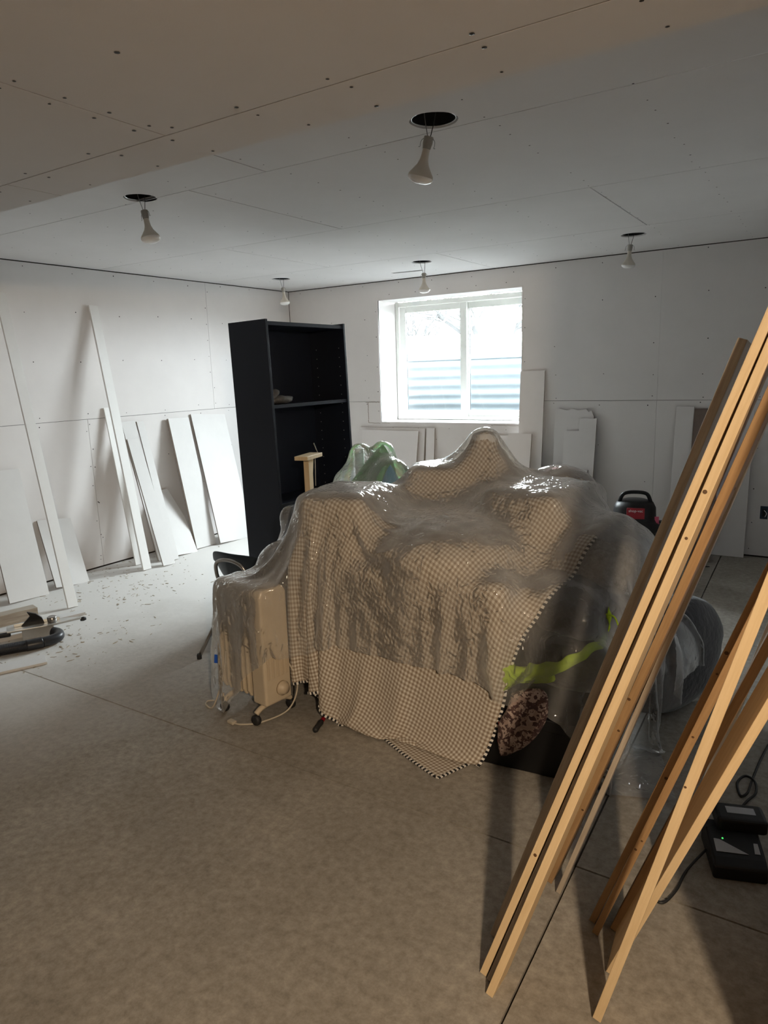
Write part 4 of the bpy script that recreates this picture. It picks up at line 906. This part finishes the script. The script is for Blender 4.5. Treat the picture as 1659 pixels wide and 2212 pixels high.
# curled orange-brown strip and black offcut on the floor at the right rear
bm = B(); prev = None
for i in range(15):
    t = i/14; p_ = Vector((0.05*math.sin(t*4), -0.25*t, 0.02+0.09*math.sin(t*math.pi))); a = (bm.verts.new(p_+Vector((-0.02,0,0.012))), bm.verts.new(p_+Vector((0.02,0,-0.012))))
    if prev: bm.faces.new((prev[0], prev[1], a[1], a[0]))
    prev = a
o = tag(obj('paper_strip', bm, 'orange', None, True, 0, (4.39,-1.05,0.0)), 'curled orange-brown paper strip on the floor behind the lumber', 'paper strip'); s = o.modifiers.new('solid', 'SOLIDIFY'); s.thickness = 0.002
tag(obj('metal_offcut', prism([(0,0),(0.14,0.03),(0.16,0.05),(0.02,0.045)], 0.006, T(0,0,0.001)), 'can', None, False, 0.001, (4.27,-0.52,0.0)), 'thin black metal offcut on the floor near the back wall', 'offcut')

# ------------------------------------------------------------------ battery charger on the floor, right foreground
bc = thing('battery_charger', 'black tool battery charger with cords on the floor at the right edge', 'charger', (5.005,-3.96,0.0), 0.33)
body = obj('charger_body', prism([(-0.10,0.0),(0.10,0.0),(0.10,0.075),(0.04,0.085),(-0.07,0.060),(-0.10,0.045)], 0.155, frame((0,1,0),(0,0,1),(1,0,0),(-0.0775,0,0))), 'black_plastic', bc, bevel=0.009, seg=3)
obj('battery_pack', bx(-0.045, 0.105, 0.03, 0.125, 0.075, 0.125), 'black_plastic', bc, bevel=0.012, seg=3)
obj('battery_label', bx(-0.01, 0.075, 0.065, 0.10, 0.125, 0.1258), 'label', bc)
LF = frame((1,0,0), (0,0.975,0.22), (0,-0.22,0.975), (0,-0.02,0.0725))
obj('face_label', prism([(-0.062,-0.035),(0.03,-0.035),(-0.045,0.012),(-0.062,0.014)], 0.0012, LF), 'label', body); obj('face_label', prism([(0.048,-0.03),(0.064,-0.03),(0.064,0.01),(0.052,0.01)], 0.0012, LF), 'label', body)
obj('led', lathe([(0,0),(0.003,0),(0.002,0.002),(0,0.0025)], 8, LF@T(-0.035,0.018,0)), 'led', body)
def cord(name, par, wp, r, mat='wire_black'):
    mi = (T(*par.location)@RZ(par.rotation_euler.z)).inverted()
    return obj(name, tube(curve_pts([mi@Vector(p) for p in wp], 8), r, 6), mat, par, True)
cord('power_cord', bc, [(4.93,-3.99,0.03),(4.89,-4.09,0.006),(4.88,-4.19,0.006),(4.86,-4.26,0.006),(4.835,-4.265,0.006),(4.80,-4.23,0.006)], 0.0042)
cord('power_cord', bc, [(4.95,-3.86,0.04),(4.90,-3.85,0.012),(4.86,-3.84,0.006)], 0.005)
cord('power_cord', bc, [(4.99,-3.82,0.05),(4.985,-3.72,0.006),(5.005,-3.62,0.007),(5.03,-3.55,0.012),(5.02,-3.47,0.012),(4.985,-3.44,0.008),(4.965,-3.50,0.006),(4.985,-3.58,0.006),(5.005,-3.56,0.012),(5.01,-3.45,0.006),(5.025,-3.27,0.006),(5.05,-3.08,0.006),(5.10,-2.8,0.006)], 0.0045)

# ------------------------------------------------------------------ left foreground: saw, hose, scraps on the floor
def flat(lab, p0, p1, wd, th, mat='white_board', z=0.001, name='floor_scrap', side=(0,0,1)):
    a, b = Vector((*p0, z+th/2)), Vector((*p1, z+th/2)); d = (b-a).normalized(); wv = Vector((0,0,1)).cross(d)
    return plank(name, lab, 'board', a, b, wv, wd, th, mat, 'scraps lying on the floor')
flat('thin white trim lying on the floor behind the saw', (0.90,-3.46), (0.66,-4.30), 0.075, 0.016)
flat('thick pale lumber block lying at the left frame edge', (0.66,-3.66), (0.50,-4.35), 0.09, 0.075, 'pine_grey')
flat('white drywall strip lying behind the saw at the left edge', (0.97,-3.80), (0.78,-4.45), 0.07, 0.03)
flat('white drywall scrap lying in front of the vacuum hose', (1.42,-4.06), (1.22,-4.50), 0.13, 0.014)
sw = thing('saw_table', 'small saw base with aluminium table and round knob lying on the floor', 'saw', (1.10,-3.86,0.0), math.atan2(0.36,0.20))
obj('table_plate', prism([(-0.20,-0.05),(0.02,-0.055),(0.22,-0.012),(0.225,0.012),(0.02,0.07),(-0.20,0.06)], 0.012, T(0,0,0.07)), 'steel', sw, bevel=0.002)
obj('fence', bx(-0.16, 0.10, 0.02, 0.035, 0.082, 0.10), 'steel', sw, bevel=0.002); obj('base', bx(-0.12, 0.06, -0.035, 0.045, 0.0, 0.07), 'steel', sw, bevel=0.004)
kn = obj('knob', lathe([(0.0,0.082),(0.026,0.082),(0.028,0.09),(0.028,0.115),(0.024,0.118),(0.018,0.114),(0,0.114)], 20, T(0.055,0.0,0)), 'chrome', sw, True)
obj('blade_guard', prism([(-0.13,0.0),(0.0,0.0),(-0.01,0.035),(-0.04,0.065),(-0.09,0.085),(-0.075,0.055)], 0.02, frame((1,0,0),(0,0,1),(0,-1,0),(0.01,0.03,0.082))), 'black_plastic', sw, bevel=0.002)
obj('grip', bx(-0.33, -0.18, -0.055, -0.02, 0.05, 0.075), 'rubber', sw, bevel=0.008); obj('lever_tip', lathe([(0,0),(0.012,0),(0.014,0.02),(0.009,0.035),(0,0.036)], 12, T(0.215,0,0.066)@RY(math.pi/2)), 'rubber', sw, True)
vh = thing('vacuum_hose', 'ribbed black vacuum hose with smooth elbow end on the floor', 'hose', (1.27,-3.95,0.0))
hp = curve_pts([(-0.02,-0.10,0.034),(-0.08,-0.20,0.034),(-0.15,-0.33,0.034),(-0.24,-0.50,0.034),(-0.34,-0.68,0.034)], 14); bm = B()
ring_pts = []
for i, p_ in enumerate(hp):
    ring_pts.append(p_)
tube(ring_pts, 0.030, 12, bm); obj('hose_core', bm, 'hose', vh, True)
bm = B()
for i in range(1, len(hp)-1):
    for s_ in (0.0, 0.5):
        c_ = hp[i].lerp(hp[i+1], s_); d = (hp[i+1]-hp[i]).normalized(); sx = d.cross(Vector((0,0,1))).normalized(); uz = sx.cross(d)
        tube([c_+0.031*(math.cos(a)*sx+math.sin(a)*uz) for a in np.linspace(0, 2*math.pi, 13)[:-1]], 0.0026, 4, bm, closed=True)
stuff(obj('hose_rib', bm, 'hose', vh, True))
obj('cuff', tube(curve_pts([(-0.025,-0.11,0.034),(0.0,-0.06,0.034),(0.012,-0.03,0.034)], 4), 0.034, 14), 'hose', vh, True)
obj('elbow', tube(curve_pts([(0.012,-0.03,0.034),(0.022,0.02,0.034),(0.015,0.07,0.036),(-0.03,0.10,0.040),(-0.07,0.09,0.045)], 6), 0.031, 14), 'hose', vh, True)
# sawdust, shavings and crumbs on the floor by the left wall
bm = B(); rnd = random.Random(5)
for i in range(420):
    c = rnd.random()
    if c < 0.45: x, y = rnd.gauss(0.75, 0.28), rnd.gauss(-3.0, 0.35)
    elif c < 0.7: x, y = rnd.gauss(1.35, 0.18), rnd.gauss(-3.85, 0.22)
    elif c < 0.9: x, y = abs(rnd.gauss(0.1, 0.2))+0.03, rnd.uniform(-3.4, -1.2)
    else: x, y = rnd.uniform(0.3, 2.2), rnd.uniform(-4.2, -1.8)
    if x < 0.02: continue
    s = rnd.uniform(0.002, 0.008); a = rnd.uniform(0, 6.28); l_ = s*rnd.choice((1, 1.5, 3)); h = s*rnd.uniform(0.15, 0.5)
    mm = T(x, y, 0.0005)@RZ(a)
    prism([(-l_,-s*0.4),(l_*0.6,-s*0.5),(l_,s*0.2),(-l_*0.4,s*0.5)], h, mm, bm)
o = stuff(obj('sawdust_crumbs', bm, 'sawdust')); tag(o, 'scattered sawdust and drywall crumbs on the concrete along the left wall', 'debris')
# blue tape piece at the sheet's left hem
fv = Xp.reshape(-1, 3); k = int(np.argmin(((fv-np.array([2.80, -4.02, 0.25]))**2).sum(1))); tpv = fv[k]
obj('blue_tape', bx(-0.012, 0.012, -0.0015, 0.0015, -0.022, 0.022), 'tape', pf, False, 0, (float(tpv[0]), float(tpv[1])-0.006, float(tpv[2])), (0.1, 0.15, 0.5))
